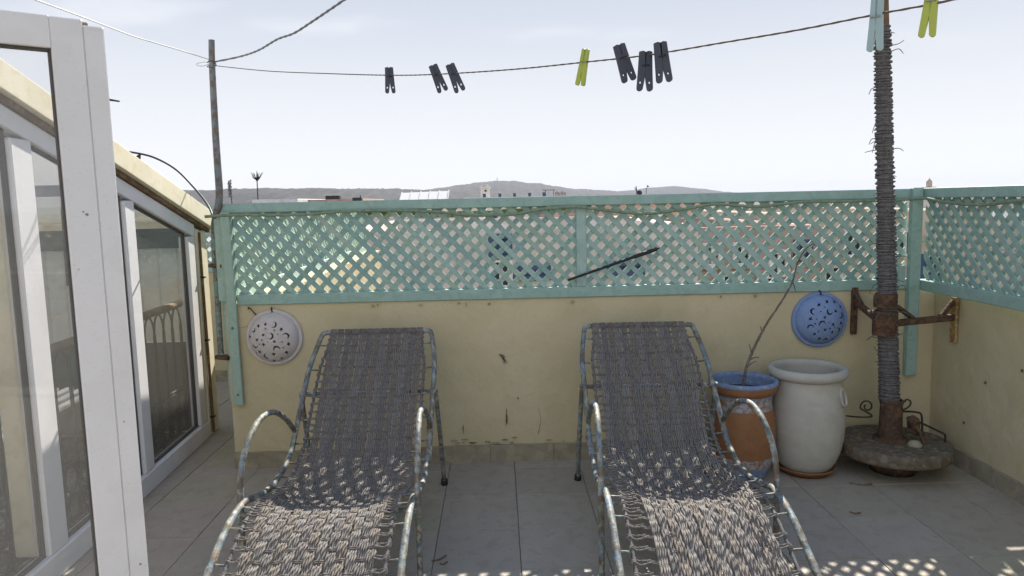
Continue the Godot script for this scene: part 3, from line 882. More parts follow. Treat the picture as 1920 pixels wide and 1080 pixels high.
func build_trellis() -> void:
	var zf := WALL_Z - 0.012
	var o := thing("trellis_fence", "long green trellis above the yellow parapet behind the loungers", "trellis", Vector3(0.4, 0.92, zf), "green trellis fences")
	board("top_rail", o, Vector3(0.41, 1.446, zf), Vector3(3.84, 0.052, 0.05), Vector3(0, 0, 0.0003))
	board("bottom_rail", o, Vector3(0.425, 0.949, zf), Vector3(3.71, 0.058, 0.05))
	board("middle_post", o, Vector3(0.454, 1.199, zf + 0.001), Vector3(0.056, 0.441, 0.046))
	board("post", o, Vector3(-1.478, 1.182, zf), Vector3(0.094, 0.474, 0.056))
	var b := board("board", o, Vector3(-1.452, 0.895, zf + 0.04), Vector3(0.05, 1.06, 0.022), Vector3(0, 0, 0.01))
	screw(b, Vector3(-1.452, 0.80, zf + 0.052))
	screw(b, Vector3(-1.447, 0.43, zf + 0.052))
	board("board", o, Vector3(-1.513, 0.65, zf - 0.05), Vector3(0.024, 0.57, 0.05), Vector3(0, 0, 0.01))
	board("corner_post", o, Vector3(2.279, 0.958, zf + 0.036), Vector3(0.058, 1.04, 0.042))
	board("board", o, Vector3(2.225, 0.99, zf - 0.004), Vector3(0.035, 0.13, 0.06))
	lattice(o, Transform3D(Basis.IDENTITY, Vector3(-1.43, 0, zf - 0.006)), 1.856, 0.976, 1.422, Vector2(-1.39 + 1.43, 1.366))
	lattice(o, Transform3D(Basis.IDENTITY, Vector3(0.482, 0, zf - 0.006)), 1.77, 0.976, 1.422, Vector2(0.563 - 0.482, 1.366))
	# side fence
	var xs := RIGHT_X - 0.085
	var o2 := thing("trellis_fence", "green trellis on the side parapet, running forward from the corner", "trellis", Vector3(xs, 0.92, -2.5), "green trellis fences")
	board("top_rail", o2, Vector3(xs, 1.449, -2.02), Vector3(0.05, 0.054, 3.94))
	board("bottom_rail", o2, Vector3(xs, 0.949, -2.02), Vector3(0.05, 0.06, 3.94))
	board("post", o2, Vector3(xs, 1.199, -1.99), Vector3(0.046, 0.441, 0.056))
	for z in [-3.2, -1.99, -0.3]:
		board("batten", o2, Vector3(xs + 0.05, 0.93, z), Vector3(0.05, 0.14, 0.06))
	var bx := Basis(Vector3(0, 0, 1), Vector3.UP, Vector3(-1, 0, 0))
	lattice(o2, Transform3D(bx, Vector3(xs + 0.006, 0, -3.985)), 1.97, 0.976, 1.424, Vector2(0.05, 1.35))
	lattice(o2, Transform3D(bx, Vector3(xs + 0.006, 0, -1.962)), 1.9, 0.976, 1.424, Vector2(0.03, 1.33))
	# passage fence
	var z3 := -6.122
	var o3 := thing("trellis_fence", "green trellis on the wall closing the passage behind", "trellis", Vector3(-2.2, 0.92, z3), "green trellis fences")
	board("top_rail", o3, Vector3(-2.47, 1.446, z3), Vector3(1.84, 0.052, 0.05))
	board("bottom_rail", o3, Vector3(-2.47, 0.956, z3), Vector3(1.84, 0.07, 0.05))
	lattice(o3, Transform3D(Basis.IDENTITY, Vector3(-3.39, 0, z3 - 0.006)), 1.84, 0.99, 1.422, Vector2(0.03, 1.36))
	var o4 := thing("trellis_fence", "green trellis running back from the end of the long trellis beside the passage", "trellis", Vector3(-1.52, 0.92, -6.2), "green trellis fences")
	board("top_rail", o4, Vector3(-1.52, 1.446, -6.24), Vector3(0.05, 0.052, 4.3))
	board("bottom_rail", o4, Vector3(-1.52, 0.956, -6.24), Vector3(0.05, 0.06, 4.3))
	for z in [-6.24, -8.36]: board("post", o4, Vector3(-1.52, 1.203, z), Vector3(0.046, 0.434, 0.056))
	lattice(o4, Transform3D(bx, Vector3(-1.514, 0, -8.33)), 2.06, 0.986, 1.422, Vector2(0.05, 1.35))
	lattice(o4, Transform3D(bx, Vector3(-1.514, 0, -6.21)), 2.1, 0.986, 1.422, Vector2(0.05, 1.35))
	# hose woven along the top
	var hp := [Vector3(-1.56, 1.405, -3.975), Vector3(-1.41, 1.41, -3.972), Vector3(-1.066, 1.404, -3.975), Vector3(-0.838, 1.416, -3.976), Vector3(-0.609, 1.417, -3.976), Vector3(-0.381, 1.408, -3.985), Vector3(-0.152, 1.383, -3.995), Vector3(0.078, 1.381, -3.995), Vector3(0.223, 1.404, -3.985), Vector3(0.396, 1.415, -3.976), Vector3(0.482, 1.407, -3.975), Vector3(0.684, 1.379, -3.99), Vector3(0.829, 1.370, -3.995), Vector3(1.032, 1.392, -3.99), Vector3(1.177, 1.412, -3.978), Vector3(1.41, 1.395, -3.99), Vector3(1.643, 1.413, -3.978), Vector3(1.9, 1.412, -3.976), Vector3(2.18, 1.414, -3.97), Vector3(2.26, 1.42, -3.955), Vector3(2.292, 1.418, -3.9), Vector3(2.303, 1.397, -3.742), Vector3(2.303, 1.387, -3.49), Vector3(2.303, 1.402, -3.27), Vector3(2.3, 1.42, -3.0), Vector3(2.3, 1.4, -2.5)]
	var hb := MB.new()
	hb.tube(curve(hp, 0.03), 0.0085, -1, 8)
	single("garden_hose", hb, M.hose, "thin faded green hose looped along the top of the trellises", "hose", Vector3(0.4, 1.4, -3.98))
	# olive cloth rolled behind the lattice
	var cb := MB.new()
	var cp := []
	for i in 12: cp.append(Vector3(-0.75 + i * 0.105, 1.412 - 0.022 * sin(i / 11.0 * PI) + rng.randf_range(-0.004, 0.004), zf - 0.05))
	cb.tube(curve(cp, 0.03), 0.02, 0.016, 9, true, 0.12, 2.0)
	single("cloth_roll", cb, M.olive_cloth, "rolled olive cloth hanging behind the top of the long trellis", "cloth", Vector3(-0.2, 1.4, zf - 0.05))

# ------------------------------------------------------------------ lean-to
func build_lean_to() -> void:
	var o := thing("glazed_lean_to", "white framed glass lean-to with a sloping cream roof edge", "lean-to", Vector3(-1.889, 0, -4.616))
	o.rotation.y = atan(0.0515)
	var sl := func(s: float) -> float: return 1.475 + 0.265 * s
	var put := func(called: String, mb: MB, m: Material, parent: Node3D) -> MeshInstance3D: return local_part(called, mb, m, parent)
	var up_slope := Vector3(0, 1, -0.265).normalized()
	# roof
	var r := MB.new()
	for i in 1:
		r.bar(Vector3(-0.76, sl.call(-0.3) - 0.02, -0.3), Vector3(-0.76, sl.call(3.3) - 0.02, 3.3), 1.5, 0.02, up_slope)
	var rp := plain(Color(0.75, 0.75, 0.70), 0.25)
	rp.transparency = BaseMaterial3D.TRANSPARENCY_ALPHA
	rp.albedo_color.a = 0.35
	put.call("roof_panel", r, rp, o)
	var fb := MB.new()
	fb.bar(Vector3(0.025, sl.call(-0.31) - 0.05, -0.31), Vector3(0.025, sl.call(3.3) - 0.05, 3.3), 0.07, 0.105, up_slope)
	put.call("fascia", fb, M.cream, o)
	var eb := MB.new()
	eb.bar(Vector3(-0.013, sl.call(-0.33) - 0.03, -0.325), Vector3(-1.5, sl.call(-0.33) - 0.03, -0.325), 0.05, 0.075)
	put.call("eave_board", eb, M.cream, o)
	var wb := MB.new()
	wb.bar(Vector3(0.008, sl.call(-0.2) - 0.118, -0.2), Vector3(0.008, sl.call(3.3) - 0.118, 3.3), 0.05, 0.026, up_slope)
	put.call("drip_strip", wb, M.old_wood, o)
	# frame
	var tb := MB.new()
	tb.bar(Vector3(-0.012, sl.call(0.04) - 0.172, 0.04), Vector3(-0.012, sl.call(3.3) - 0.172, 3.3), 0.06, 0.075, up_slope)
	put.call("head_rail", tb, M.upvc, o)
	var bb := MB.new()
	bb.box(Vector3(-0.012, 0.053, 1.67), Vector3(0.07, 0.106, 3.26), 0.006)
	put.call("sill_rail", bb, M.upvc, o)
	var posts := [[0.042, 0.15], [0.85, 0.96], [1.71, 1.845], [2.6, 2.72], [3.2, 3.3]]
	for a in posts:
		var pb := MB.new()
		var c: float = (a[0] + a[1]) * 0.5
		var top: float = sl.call(a[0]) - 0.205
		pb.box(Vector3(-0.012, 0.106 + (top - 0.106) * 0.5, c), Vector3(0.058, top - 0.106, a[1] - a[0]), 0.006)
		put.call("post", pb, M.upvc, o)
		if a[0] > 0.5:
			var ib := MB.new()
			ib.box(Vector3(-0.082, 0.106 + (top - 0.106) * 0.5, c + 0.012), Vector3(0.078, top - 0.106, a[1] - a[0] - 0.03), 0.006)
			put.call("inner_post", ib, M.cream, o)
	for i in 4:
		var s0: float = posts[i][1]
		var s1: float = posts[i + 1][0]
		var y0 := 0.106
		var ya: float = sl.call(s0) - 0.21
		var yb: float = sl.call(s1) - 0.21
		var xf := Transform3D(Basis(Vector3(0, 0, -1), Vector3.UP, Vector3(1, 0, 0)), Vector3(-0.012, 0, 0))
		var gb := MB.new()
		gb.prism(PackedVector2Array([Vector2(-s1 - 0.004, y0 - 0.004), Vector2(-s0 + 0.004, y0 - 0.004), Vector2(-s0 + 0.004, ya + 0.004), Vector2(-s1 - 0.004, yb + 0.004)]), -0.003, 0.003, xf)
		var pn: MeshInstance3D = put.call("pane", gb, M.glass, o)
		var sb := MB.new()
		var e := 0.007
		sb.bar(Vector3(-0.012, y0 + e, s0), Vector3(-0.012, y0 + e, s1), 0.022, 0.012)
		sb.bar(Vector3(-0.012, y0, s0 + e), Vector3(-0.012, ya, s0 + e), 0.022, 0.012, Vector3(0, 0, 1))
		sb.bar(Vector3(-0.012, y0, s1 - e), Vector3(-0.012, yb, s1 - e), 0.022, 0.012, Vector3(0, 0, 1))
		sb.bar(Vector3(-0.012, ya - e, s0), Vector3(-0.012, yb - e, s1), 0.022, 0.012, up_slope)
		put.call("gasket", sb, M.seal, pn)
	# end post, cream, with a pipe
	var cp := MB.new()
	cp.box(Vector3(-0.02, 0.655, -0.105), Vector3(0.08, 1.31, 0.12), 0.006)
	put.call("end_post", cp, M.cream, o)
	var cw := MB.new()
	cw.box(Vector3(-0.01, 0.66, -0.012), Vector3(0.062, 1.32, 0.06), 0.006)
	put.call("jamb", cw, M.cream, o)
	var dp := MB.new()
	dp.tube(PackedVector3Array([Vector3(0.032, 0.02, -0.018), Vector3(0.03, 0.5, -0.02), Vector3(0.028, 1.0, -0.016), Vector3(0.026, 1.3, -0.02)]), 0.009, -1, 8)
	var pp: MeshInstance3D = put.call("pipe", dp, M.old_wood, o)
	for y in [0.12, 0.62, 1.02]:
		var kb := MB.new()
		kb.box(Vector3(0.03, y, -0.02), Vector3(0.03, 0.014, 0.034), 0.003)
		put.call("clip", kb, M.iron, pp)
	# far end: frosted panels, dark beam, clear glass above
	var f1 := MB.new()
	f1.box(Vector3(-0.79, 0.9, -0.13), Vector3(1.4, 0.6, 0.02), 0.003)
	var f0 := MB.new()
	f0.box(Vector3(-0.79, 0.3, -0.13), Vector3(1.4, 0.59, 0.03), 0.003)
	put.call("dark_panel", f0, M.seal, o)
	put.call("frosted_panel", f1, M.frosted, o)
	for i in 12:
		var rb := MB.new()
		rb.box(Vector3(-0.16 - i * 0.115, 0.9, -0.116), Vector3(0.014, 0.59, 0.008), 0.003)
		put.call("rib", rb, M.frosted, o)
	var f2 := MB.new()
	f2.box(Vector3(-0.79, 1.265, -0.13), Vector3(1.4, 0.125, 0.06), 0.005)
	put.call("beam", f2, M.seal, o)
	for i in 4:
		var rb := MB.new()
		var s := 0.55 + i * 0.75
		rb.bar(Vector3(-0.05, sl.call(s) - 0.062, s), Vector3(-1.48, sl.call(s) - 0.062, s), 0.05, 0.06)
		put.call("rafter", rb, M.seal, o)
	# back wall inside
	var bk := MB.new()
	bk.box(Vector3(-1.53, 1.1, 1.55), Vector3(0.06, 2.2, 3.5), 0.01)
	put.call("back_wall", bk, M.pale, o)
	var rg := MB.new()
	rg.box(Vector3(-0.52, 0.008, 1.4), Vector3(0.85, 0.012, 2.9), 0.004)
	local_thing("floor_rug", "dark flecked rug on the floor of the glazed lean-to", "rug", o, Vector3(-0.5, 0, 1.4), rg, M.rug, Vector3(0, 0.002, 0))
	build_railing(o)
	build_bench(o)

# a thing of its own that stands inside the turned frame of another thing (mesh given in that frame)
func local_thing(called: String, label: String, category: String, frame: Node3D, at: Vector3, mb: MB, m: Material, lift := Vector3.ZERO) -> MeshInstance3D:
	var o := MeshInstance3D.new()
	o.name = numbered(called)
	o.mesh = mb.mesh(at)
	o.material_override = m
	add_child(o)
	o.transform = frame.transform * Transform3D(Basis.IDENTITY, at + lift)
	tag(o, label, category)
	return o

func frame_thing(called: String, label: String, category: String, frame: Node3D) -> Node3D:
	var o := thing(called, label, category)
	o.transform = frame.transform
	return o

func build_railing(frame: Node3D) -> void:
	var o := frame_thing("iron_railing", "dark wrought iron railing with arches and scrolls behind the glass", "railing", frame)
	var X := -0.15
	var h := 0.85
	var hb := MB.new()
	hb.tube(curve([Vector3(X, h, -0.09), Vector3(X, h, 1.4), Vector3(X, h, 3.0)], 0.2), 0.024, -1, 10)
	local_part("handrail", hb, M.old_wood, o)
	for y in [0.32, 0.16, 0.05]:
		var rb := MB.new()
		rb.bar(Vector3(X, y, -0.09), Vector3(X, y, 3.0), 0.012, 0.012)
		local_part("rail", rb, M.iron, o)
	var n := 23
	var d := 0.135
	for i in n:
		var s := -0.08 + d * i
		var b := MB.new()
		b.tube(PackedVector3Array([Vector3(X, 0.04, s), Vector3(X, 0.72, s)]), 0.009, -1, 7)
		local_part("baluster", b, M.iron, o)
		if i < n - 1:
			var a := MB.new()
			var pts := PackedVector3Array()
			for k in 13:
				var f := PI * k / 12.0
				pts.append(Vector3(X, 0.715 + sin(f) * 0.115, s + d * 0.5 - cos(f) * d * 0.5))
			a.tube(pts, 0.006, -1, 6)
			local_part("arch", a, M.iron, o)
			for e in 2:
				var c := MB.new()
				var cp := PackedVector3Array()
				for k in 17:
					var f := TAU * k / 16.0
					cp.append(Vector3(X, 0.24 + sin(f) * 0.066 if e == 0 else 0.105 + sin(f) * 0.046, s + d * 0.5 + cos(f) * (0.055 if e == 0 else 0.046)))
				c.tube(cp, 0.006, -1, 6, false)
				local_part("scroll", c, M.iron, o)

func build_bench(frame: Node3D) -> void:
	var o := frame_thing("slatted_bench", "white slatted bench behind the iron railing", "bench", frame)
	for i in 11:
		var b := MB.new()
		b.bar(Vector3(-0.52 - i * 0.085, 0.40, 0.25), Vector3(-0.52 - i * 0.085, 0.40, 2.8), 0.045, 0.02)
		local_part("slat", b, M.stripe_white, o)
	for s in [0.4, 1.5, 2.65]:
		var b := MB.new()
		b.bar(Vector3(-0.48, 0.375, s), Vector3(-1.42, 0.375, s), 0.05, 0.028)
		local_part("cross_bar", b, M.old_wood, o)
		for x in [-0.55, -1.35]:
			var l := MB.new()
			l.bar(Vector3(x, 0.0, s), Vector3(x, 0.36, s), 0.045, 0.045, Vector3(0, 0, 1))
			local_part("leg", l, M.old_wood, o)
	var c := frame_thing("striped_cushion", "blue and white striped cushion on the slatted bench", "cushion", frame)
	for i in 11:
		var b := MB.new()
		b.box(Vector3(-0.62 - i * 0.06, 0.475, 1.75), Vector3(0.06, 0.125 - 0.004 * abs(i - 5), 0.55), 0.012)
		local_part("stripe", b, M.stripe_blue if i % 2 else M.stripe_white, c)

func build_door() -> void:
	var o := thing("glazed_door", "open white framed glass door leaf with a scuffed stile", "door", Vector3(-1.018, 0, -2.0))
	o.basis = Basis(Vector3(-0.7934, 0, 0.6087), Vector3.UP, Vector3(-0.6087, 0, -0.7934))
	var W := 0.93
	var st := MB.new()
	st.box(Vector3(0.084, 0.98, 0), Vector3(0.0725, 1.9, 0.06), 0.0025)
	var stile := local_part("stile", st, M.upvc, o)
	var fl := MB.new()
	fl.box(Vector3(0.0235, 0.973, 0.0005), Vector3(0.0475, 1.888, 0.058), 0.003)
	local_part("flange", fl, M.upvc, stile)
	var cap := MB.new()
	cap.box(Vector3(0.04, 1.9235, 0.005), Vector3(0.016, 0.01, 0.03), 0.003)
	local_part("corner_piece", cap, M.old_wood, stile)
	for a in [[0.075, 1.44, 0.0035], [0.083, 1.447, 0.002], [0.03, 0.88, 0.002], [0.02, 0.47, 0.003], [0.105, 1.3, 0.0015]]:
		var k := MB.new()
		k.lathe([Vector2(0, 0.0012), Vector2(a[2], 0.0008), Vector2(a[2] * 1.2, 0)], Vector3(a[0], a[1], -0.03 if a[0] > 0.05 else -0.0285), 9, 0.25, a[1] * 9.0, Basis(Vector3(1, 0, 0), -PI / 2))
		local_part("scuff", k, M.plinth, stile)
	var tr := MB.new()
	tr.box(Vector3(0.1205 + (W - 0.22) * 0.5, 1.892, 0), Vector3(W - 0.22, 0.077, 0.0595), 0.0015)
	local_part("top_rail", tr, M.upvc, o)
	var br := MB.new()
	br.box(Vector3(0.1205 + (W - 0.22) * 0.5, 0.085, 0), Vector3(W - 0.22, 0.11, 0.058), 0.005)
	local_part("bottom_rail", br, M.upvc, o)
	var hs := MB.new()
	hs.box(Vector3(W - 0.049, 0.98, 0), Vector3(0.098, 1.9, 0.06), 0.005)
	local_part("stile", hs, M.upvc, o)
	var g := MB.new()
	g.box(Vector3(W * 0.5 + 0.01, 0.995, 0.0), Vector3(W - 0.21, 1.72, 0.006), 0.0005)
	var pn := local_part("pane", g, M.glass, o)
	var sb := MB.new()
	sb.bar(Vector3(0.1225, 0.14, 0), Vector3(0.1225, 1.853, 0), 0.03, 0.004, Vector3(1, 0, 0), 0.001)
	sb.bar(Vector3(0.12, 1.85, 0), Vector3(W - 0.1, 1.85, 0), 0.03, 0.004, Vector3.UP, 0.001)
	local_part("gasket", sb, M.seal, pn)

# ------------------------------------------------------------------ loungers
# side profile of the frame, (z, h), from the head end down to the foot end
const PROFILE := [Vector2(-3.80, 0.787), Vector2(-3.77, 0.768), Vector2(-3.62, 0.657), Vector2(-3.45, 0.531), Vector2(-3.31, 0.424), Vector2(-3.21, 0.354), Vector2(-3.06, 0.318), Vector2(-2.90, 0.314), Vector2(-2.74, 0.345), Vector2(-2.59, 0.38), Vector2(-2.42, 0.362), Vector2(-2.22, 0.285), Vector2(-2.0, 0.19), Vector2(-1.85, 0.16)]

func half_width(z: float) -> float:     # of the outer tubes
	return lerp(0.288, 0.31, smoothstep(-3.76, -3.6, z)) - 0.002 * smoothstep(-3.3, -2.6, z)

func lounger(label: String, xc: float, sd: int, loose: float, yaw: float) -> void:
	var rg := RandomNumberGenerator.new()
	rg.seed = sd
	var o := thing("rope_lounger", label, "lounger", Vector3(xc, 0, -2.8), "rope loungers")
	# evenly sampled side profile
	var pr := []
	for p in PROFILE: pr.append(Vector3(0, p.y, p.x))
	var line := curve(pr, 0.008)
	var m := line.size()
	# frame tube, one bend from foot to head to foot
	var path := []
	var keys := PROFILE.duplicate()
	keys.reverse()
	for p in keys:
		if p.x > -3.72: path.append(Vector3(xc - half_width(p.x), p.y, p.x))
	path.append(Vector3(xc - 0.282, 0.782, -3.787))
	path.append(Vector3(xc - 0.25, 0.791, -3.801))
	path.append(Vector3(xc, 0.791, -3.803))
	path.append(Vector3(xc + 0.25, 0.791, -3.801))
	path.append(Vector3(xc + 0.282, 0.782, -3.787))
	for p in PROFILE:
		if p.x > -3.72: path.append(Vector3(xc + half_width(p.x), p.y, p.x))
	var fb := MB.new()
	fb.tube(curve(path, 0.015), 0.0125, -1, 12)
	part("frame_tube", fb, M.peeling, o)
	# arms and legs
	for sg in [-1.0, 1.0]:
		var ax: float = xc + sg * (half_width(-2.6) + 0.016)
		var ab := MB.new()
		ab.tube(curve([Vector3(ax, 0.012, -2.60), Vector3(ax, 0.2, -2.60), Vector3(ax, 0.38, -2.605), Vector3(ax, 0.50, -2.64), Vector3(ax - sg * 0.004, 0.58, -2.73), Vector3(ax - sg * 0.01, 0.618, -2.86), Vector3(ax - sg * 0.012, 0.595, -3.02), Vector3(ax - sg * 0.012, 0.515, -3.18), Vector3(ax - sg * 0.014, 0.43, -3.29)], 0.015), 0.0115, -1, 12)
		part("armrest", ab, M.peeling, o)
		var lb := MB.new()
		var lx: float = xc + sg * (half_width(-3.5) + 0.02)
		lb.tube(curve([Vector3(lx - sg * 0.008, 0.56, -3.475), Vector3(lx, 0.3, -3.57), Vector3(lx + sg * 0.004, 0.012, -3.68)], 0.04), 0.0115, -1, 10)
		part("leg", lb, M.peeling, o)
		for q in [Vector3(ax, 0, -2.60), Vector3(lx + sg * 0.004, 0, -3.68), ]:
			var ft := MB.new()
			ft.lathe([Vector2(0, 0), Vector2(0.017, 0), Vector2(0.019, 0.006), Vector2(0.0165, 0.03), Vector2(0.012, 0.034)], q, 12)
			part("foot", ft, M.black, o)
	for q in [[-2.59, 0.335], [-3.50, 0.545], [-1.86, 0.163]]:
		var cb := MB.new()
		var w: float = half_width(q[0]) + 0.016
		cb.tube(PackedVector3Array([Vector3(xc - w, q[1], q[0]), Vector3(xc + w, q[1], q[0])]), 0.0095, -1, 8)
		part("cross_bar", cb, M.peeling, o)
	# inner rods with spacers
	for sg in [-1.0, 1.0]:
		var ib := MB.new()
		var ip := []
		for i in range(6, m, 6):
			var q := line[i]
			ip.append(Vector3(xc + sg * (half_width(q.z) - 0.052), q.y - 0.004, q.z))
		var rod := curve(ip, 0.012)
		ib.tube(rod, 0.0062, -1, 8, true, 0.35, sd)
		part("inner_rod", ib, M.rope_dark, o)
		for i in range(16, m - 6, 24):
			var q := line[i]
			var sb := MB.new()
			var hw := half_width(q.z)
			sb.tube(PackedVector3Array([Vector3(xc + sg * (hw - 0.052), q.y - 0.004, q.z), Vector3(xc + sg * hw, q.y, q.z)]), 0.0042, -1, 6)
			part("spacer", sb, M.peeling, o)
	# the woven sling
	var bands := 13
	var row := 0.0575
	var nrow := int(line.size() * 0.008 / row)
	var wv := func(z: float, sgn: float) -> float:      # half width of the weave
		var b: float = lerp(0.232, 0.222, smoothstep(-3.3, -2.8, z))
		b += lerp(0.0, 0.008, smoothstep(-3.3, -3.6, z))
		if loose > 0.0: b -= loose * (0.03 if sgn > 0 else 0.012) * smoothstep(-3.0, -2.4, z)
		return b
	var sag := func(s: float, u: float, z: float) -> float:
		var q := (z + 2.8) / 0.24
		var a: float = 0.012 + 0.046 * exp(-q * q)
		return -a * (1.0 - u * u * u * u) * smoothstep(0.0, 0.12, s)
	var at := func(i: int, u: float, off: float) -> Vector3:
		var q := line[i]
		var t := (line[min(i + 1, m - 1)] - line[max(i - 1, 0)]).normalized()
		var nn := Vector3(0, t.z, -t.y)          # upwards
		if nn.y < 0: nn = -nn
		var w: float = wv.call(q.z, u)
		return Vector3(xc + u * w, q.y, q.z) + nn * (sag.call(i * 0.008, u, q.z) + off)
	for b in bands:
		var mb := MB.new()
		var cords := 4
		var wander := rg.randf_range(0, TAU)
		for c in cords:
			var uu := (b + 0.5 + (c - 1.5) * 0.243) / bands * 2.0 - 1.0
			var pts := PackedVector3Array()
			var ph := rg.randf_range(0, TAU)
			var jit := rg.randf_range(-1.0, 1.0)
			for i in range(0, m, 1):
				var s := i * 0.008
				var wave := cos(PI * (s / row + b))
				var pinch := 1.0 - 0.14 * (1.0 - wave) * 0.5
				var u2 := uu + (b + 0.5 - bands * 0.5) * 0.0
				var mid := (b + 0.5) / bands * 2.0 - 1.0
				u2 = mid + (uu - mid) * pinch
				u2 += 0.006 * sin(s * 5.0 + wander) * (1.0 + loose) + 0.0035 * sin(s * 17.0 + ph) * (1.0 + 1.5 * loose) * jit
				var sk: float = loose * 0.10 * smoothstep(0.9, 1.7, s)
				u2 += sk * (s - 0.9)
				pts.append(at.call(i, u2, 0.0040 * wave + 0.001 * sin(s * 23.0 + ph) * (1.0 + loose)))
			mb.cord(pts, Vector3.RIGHT, 0.0043, 6, 0.034, ph)
		part("rope_band", mb, M.ropes[(b + sd) % 3], o)
	for j in nrow:
		var i0: int = min(int((j + 0.0) * row / 0.008) + 1, m - 2)
		var mb := MB.new()
		for c in 2:
			var pts := PackedVector3Array()
			var nn := bands * 6
			var di: int = clamp(i0 + (c * 1), 0, m - 1)
			for k in nn + 1:
				var u := float(k) / nn * 2.06 - 1.03
				var pos := (u + 1.0) * 0.5 * bands - 0.5
				var wave := cos(PI * (pos + j))
				pts.append(at.call(di, u, -0.0012 - 0.0034 * wave) + Vector3(0, 0, 0.003 * sin(k * 0.23 + j)))
			mb.cord(pts, Vector3(0, 0.6, -0.8), 0.0026, 5, 0.022, c)
		part("cross_cord", mb, M.ropes[(j + sd) % 3], o)
		# lacing to the rods
		for sg in [-1.0, 1.0]:
			if loose > 0.0 and sg > 0 and j % 3 == 1 and j > 18: continue
			var q := line[i0]
			var lb := MB.new()
			var e: Vector3 = at.call(i0, sg * 1.02, 0.0)
			var rod := Vector3(xc + sg * (half_width(q.z) - 0.052), q.y - 0.004, q.z)
			for c in 2:
				var dz := Vector3(0, 0, (c - 0.5) * (0.012 + 0.006 * rg.randf()))
				var over := rod + Vector3(sg * 0.004, 0.008, 0) + dz * 0.7
				lb.cord(curve([e - Vector3(sg * 0.012, 0, 0) + dz, (e + over) * 0.5 + dz + Vector3(0, -0.004 - 0.006 * loose * rg.randf(), 0.004 * rg.randf_range(-1, 1)), over, rod + Vector3(sg * 0.008, -0.002, 0) + dz, rod + Vector3(0, -0.009, 0) + dz * 0.5], 0.006), Vector3(0.1, 0.3, 0.95), 0.0028, 5, 0.02, c)
			part("lacing_cord", lb, M.rope, o)
	# loops round the head bar
	for b in bands:
		var mb := MB.new()
		for c in 5:
			var u := (b + 0.5 + (c - 2.0) * 0.172) / bands * 2.0 - 1.0
			var pts := PackedVector3Array()
			for k in 12:
				var f := -1.9 + 4.2 * k / 11.0
				pts.append(Vector3(xc + u * 0.242, 0.791 + cos(f) * 0.0155, -3.802 - sin(f) * 0.0155))
			mb.cord(pts, Vector3.RIGHT, 0.0031, 5, 0.02, c)
		part("head_loop", mb, M.ropes[b % 3], o)
	# frayed ends
	for k in int(5 + 16 * loose):
		var fbm := MB.new()
		var i: int = int(rg.randf_range(0.42, 0.85) * m)
		var sg := 1.0 if rg.randf() < 0.6 else -1.0
		var e: Vector3 = at.call(i, sg * rg.randf_range(0.6, 1.05), 0.004)
		var d := Vector3(rg.randf_range(-1, 1), rg.randf_range(0.0, 0.7), rg.randf_range(-1, 1)) * 0.03
		fbm.cord(curve([e, e + d * 0.6 + Vector3(0, 0.006, 0), e + d + Vector3(0, -0.004, 0)], 0.006), Vector3(0.1, 0.9, 0.3), 0.0024, 5, 0.02)
		part("frayed_end", fbm, M.rope, o)
	o.rotation.y = yaw

func build_loungers() -> void:
	lounger("rope lounger with an even grey weave, beside the white pierced lamp shade", -0.642, 11, 0.0, 0.0)
	lounger("rope lounger with a loose frayed weave, in front of the flower pots", 0.69, 12, 1.0, -0.034)

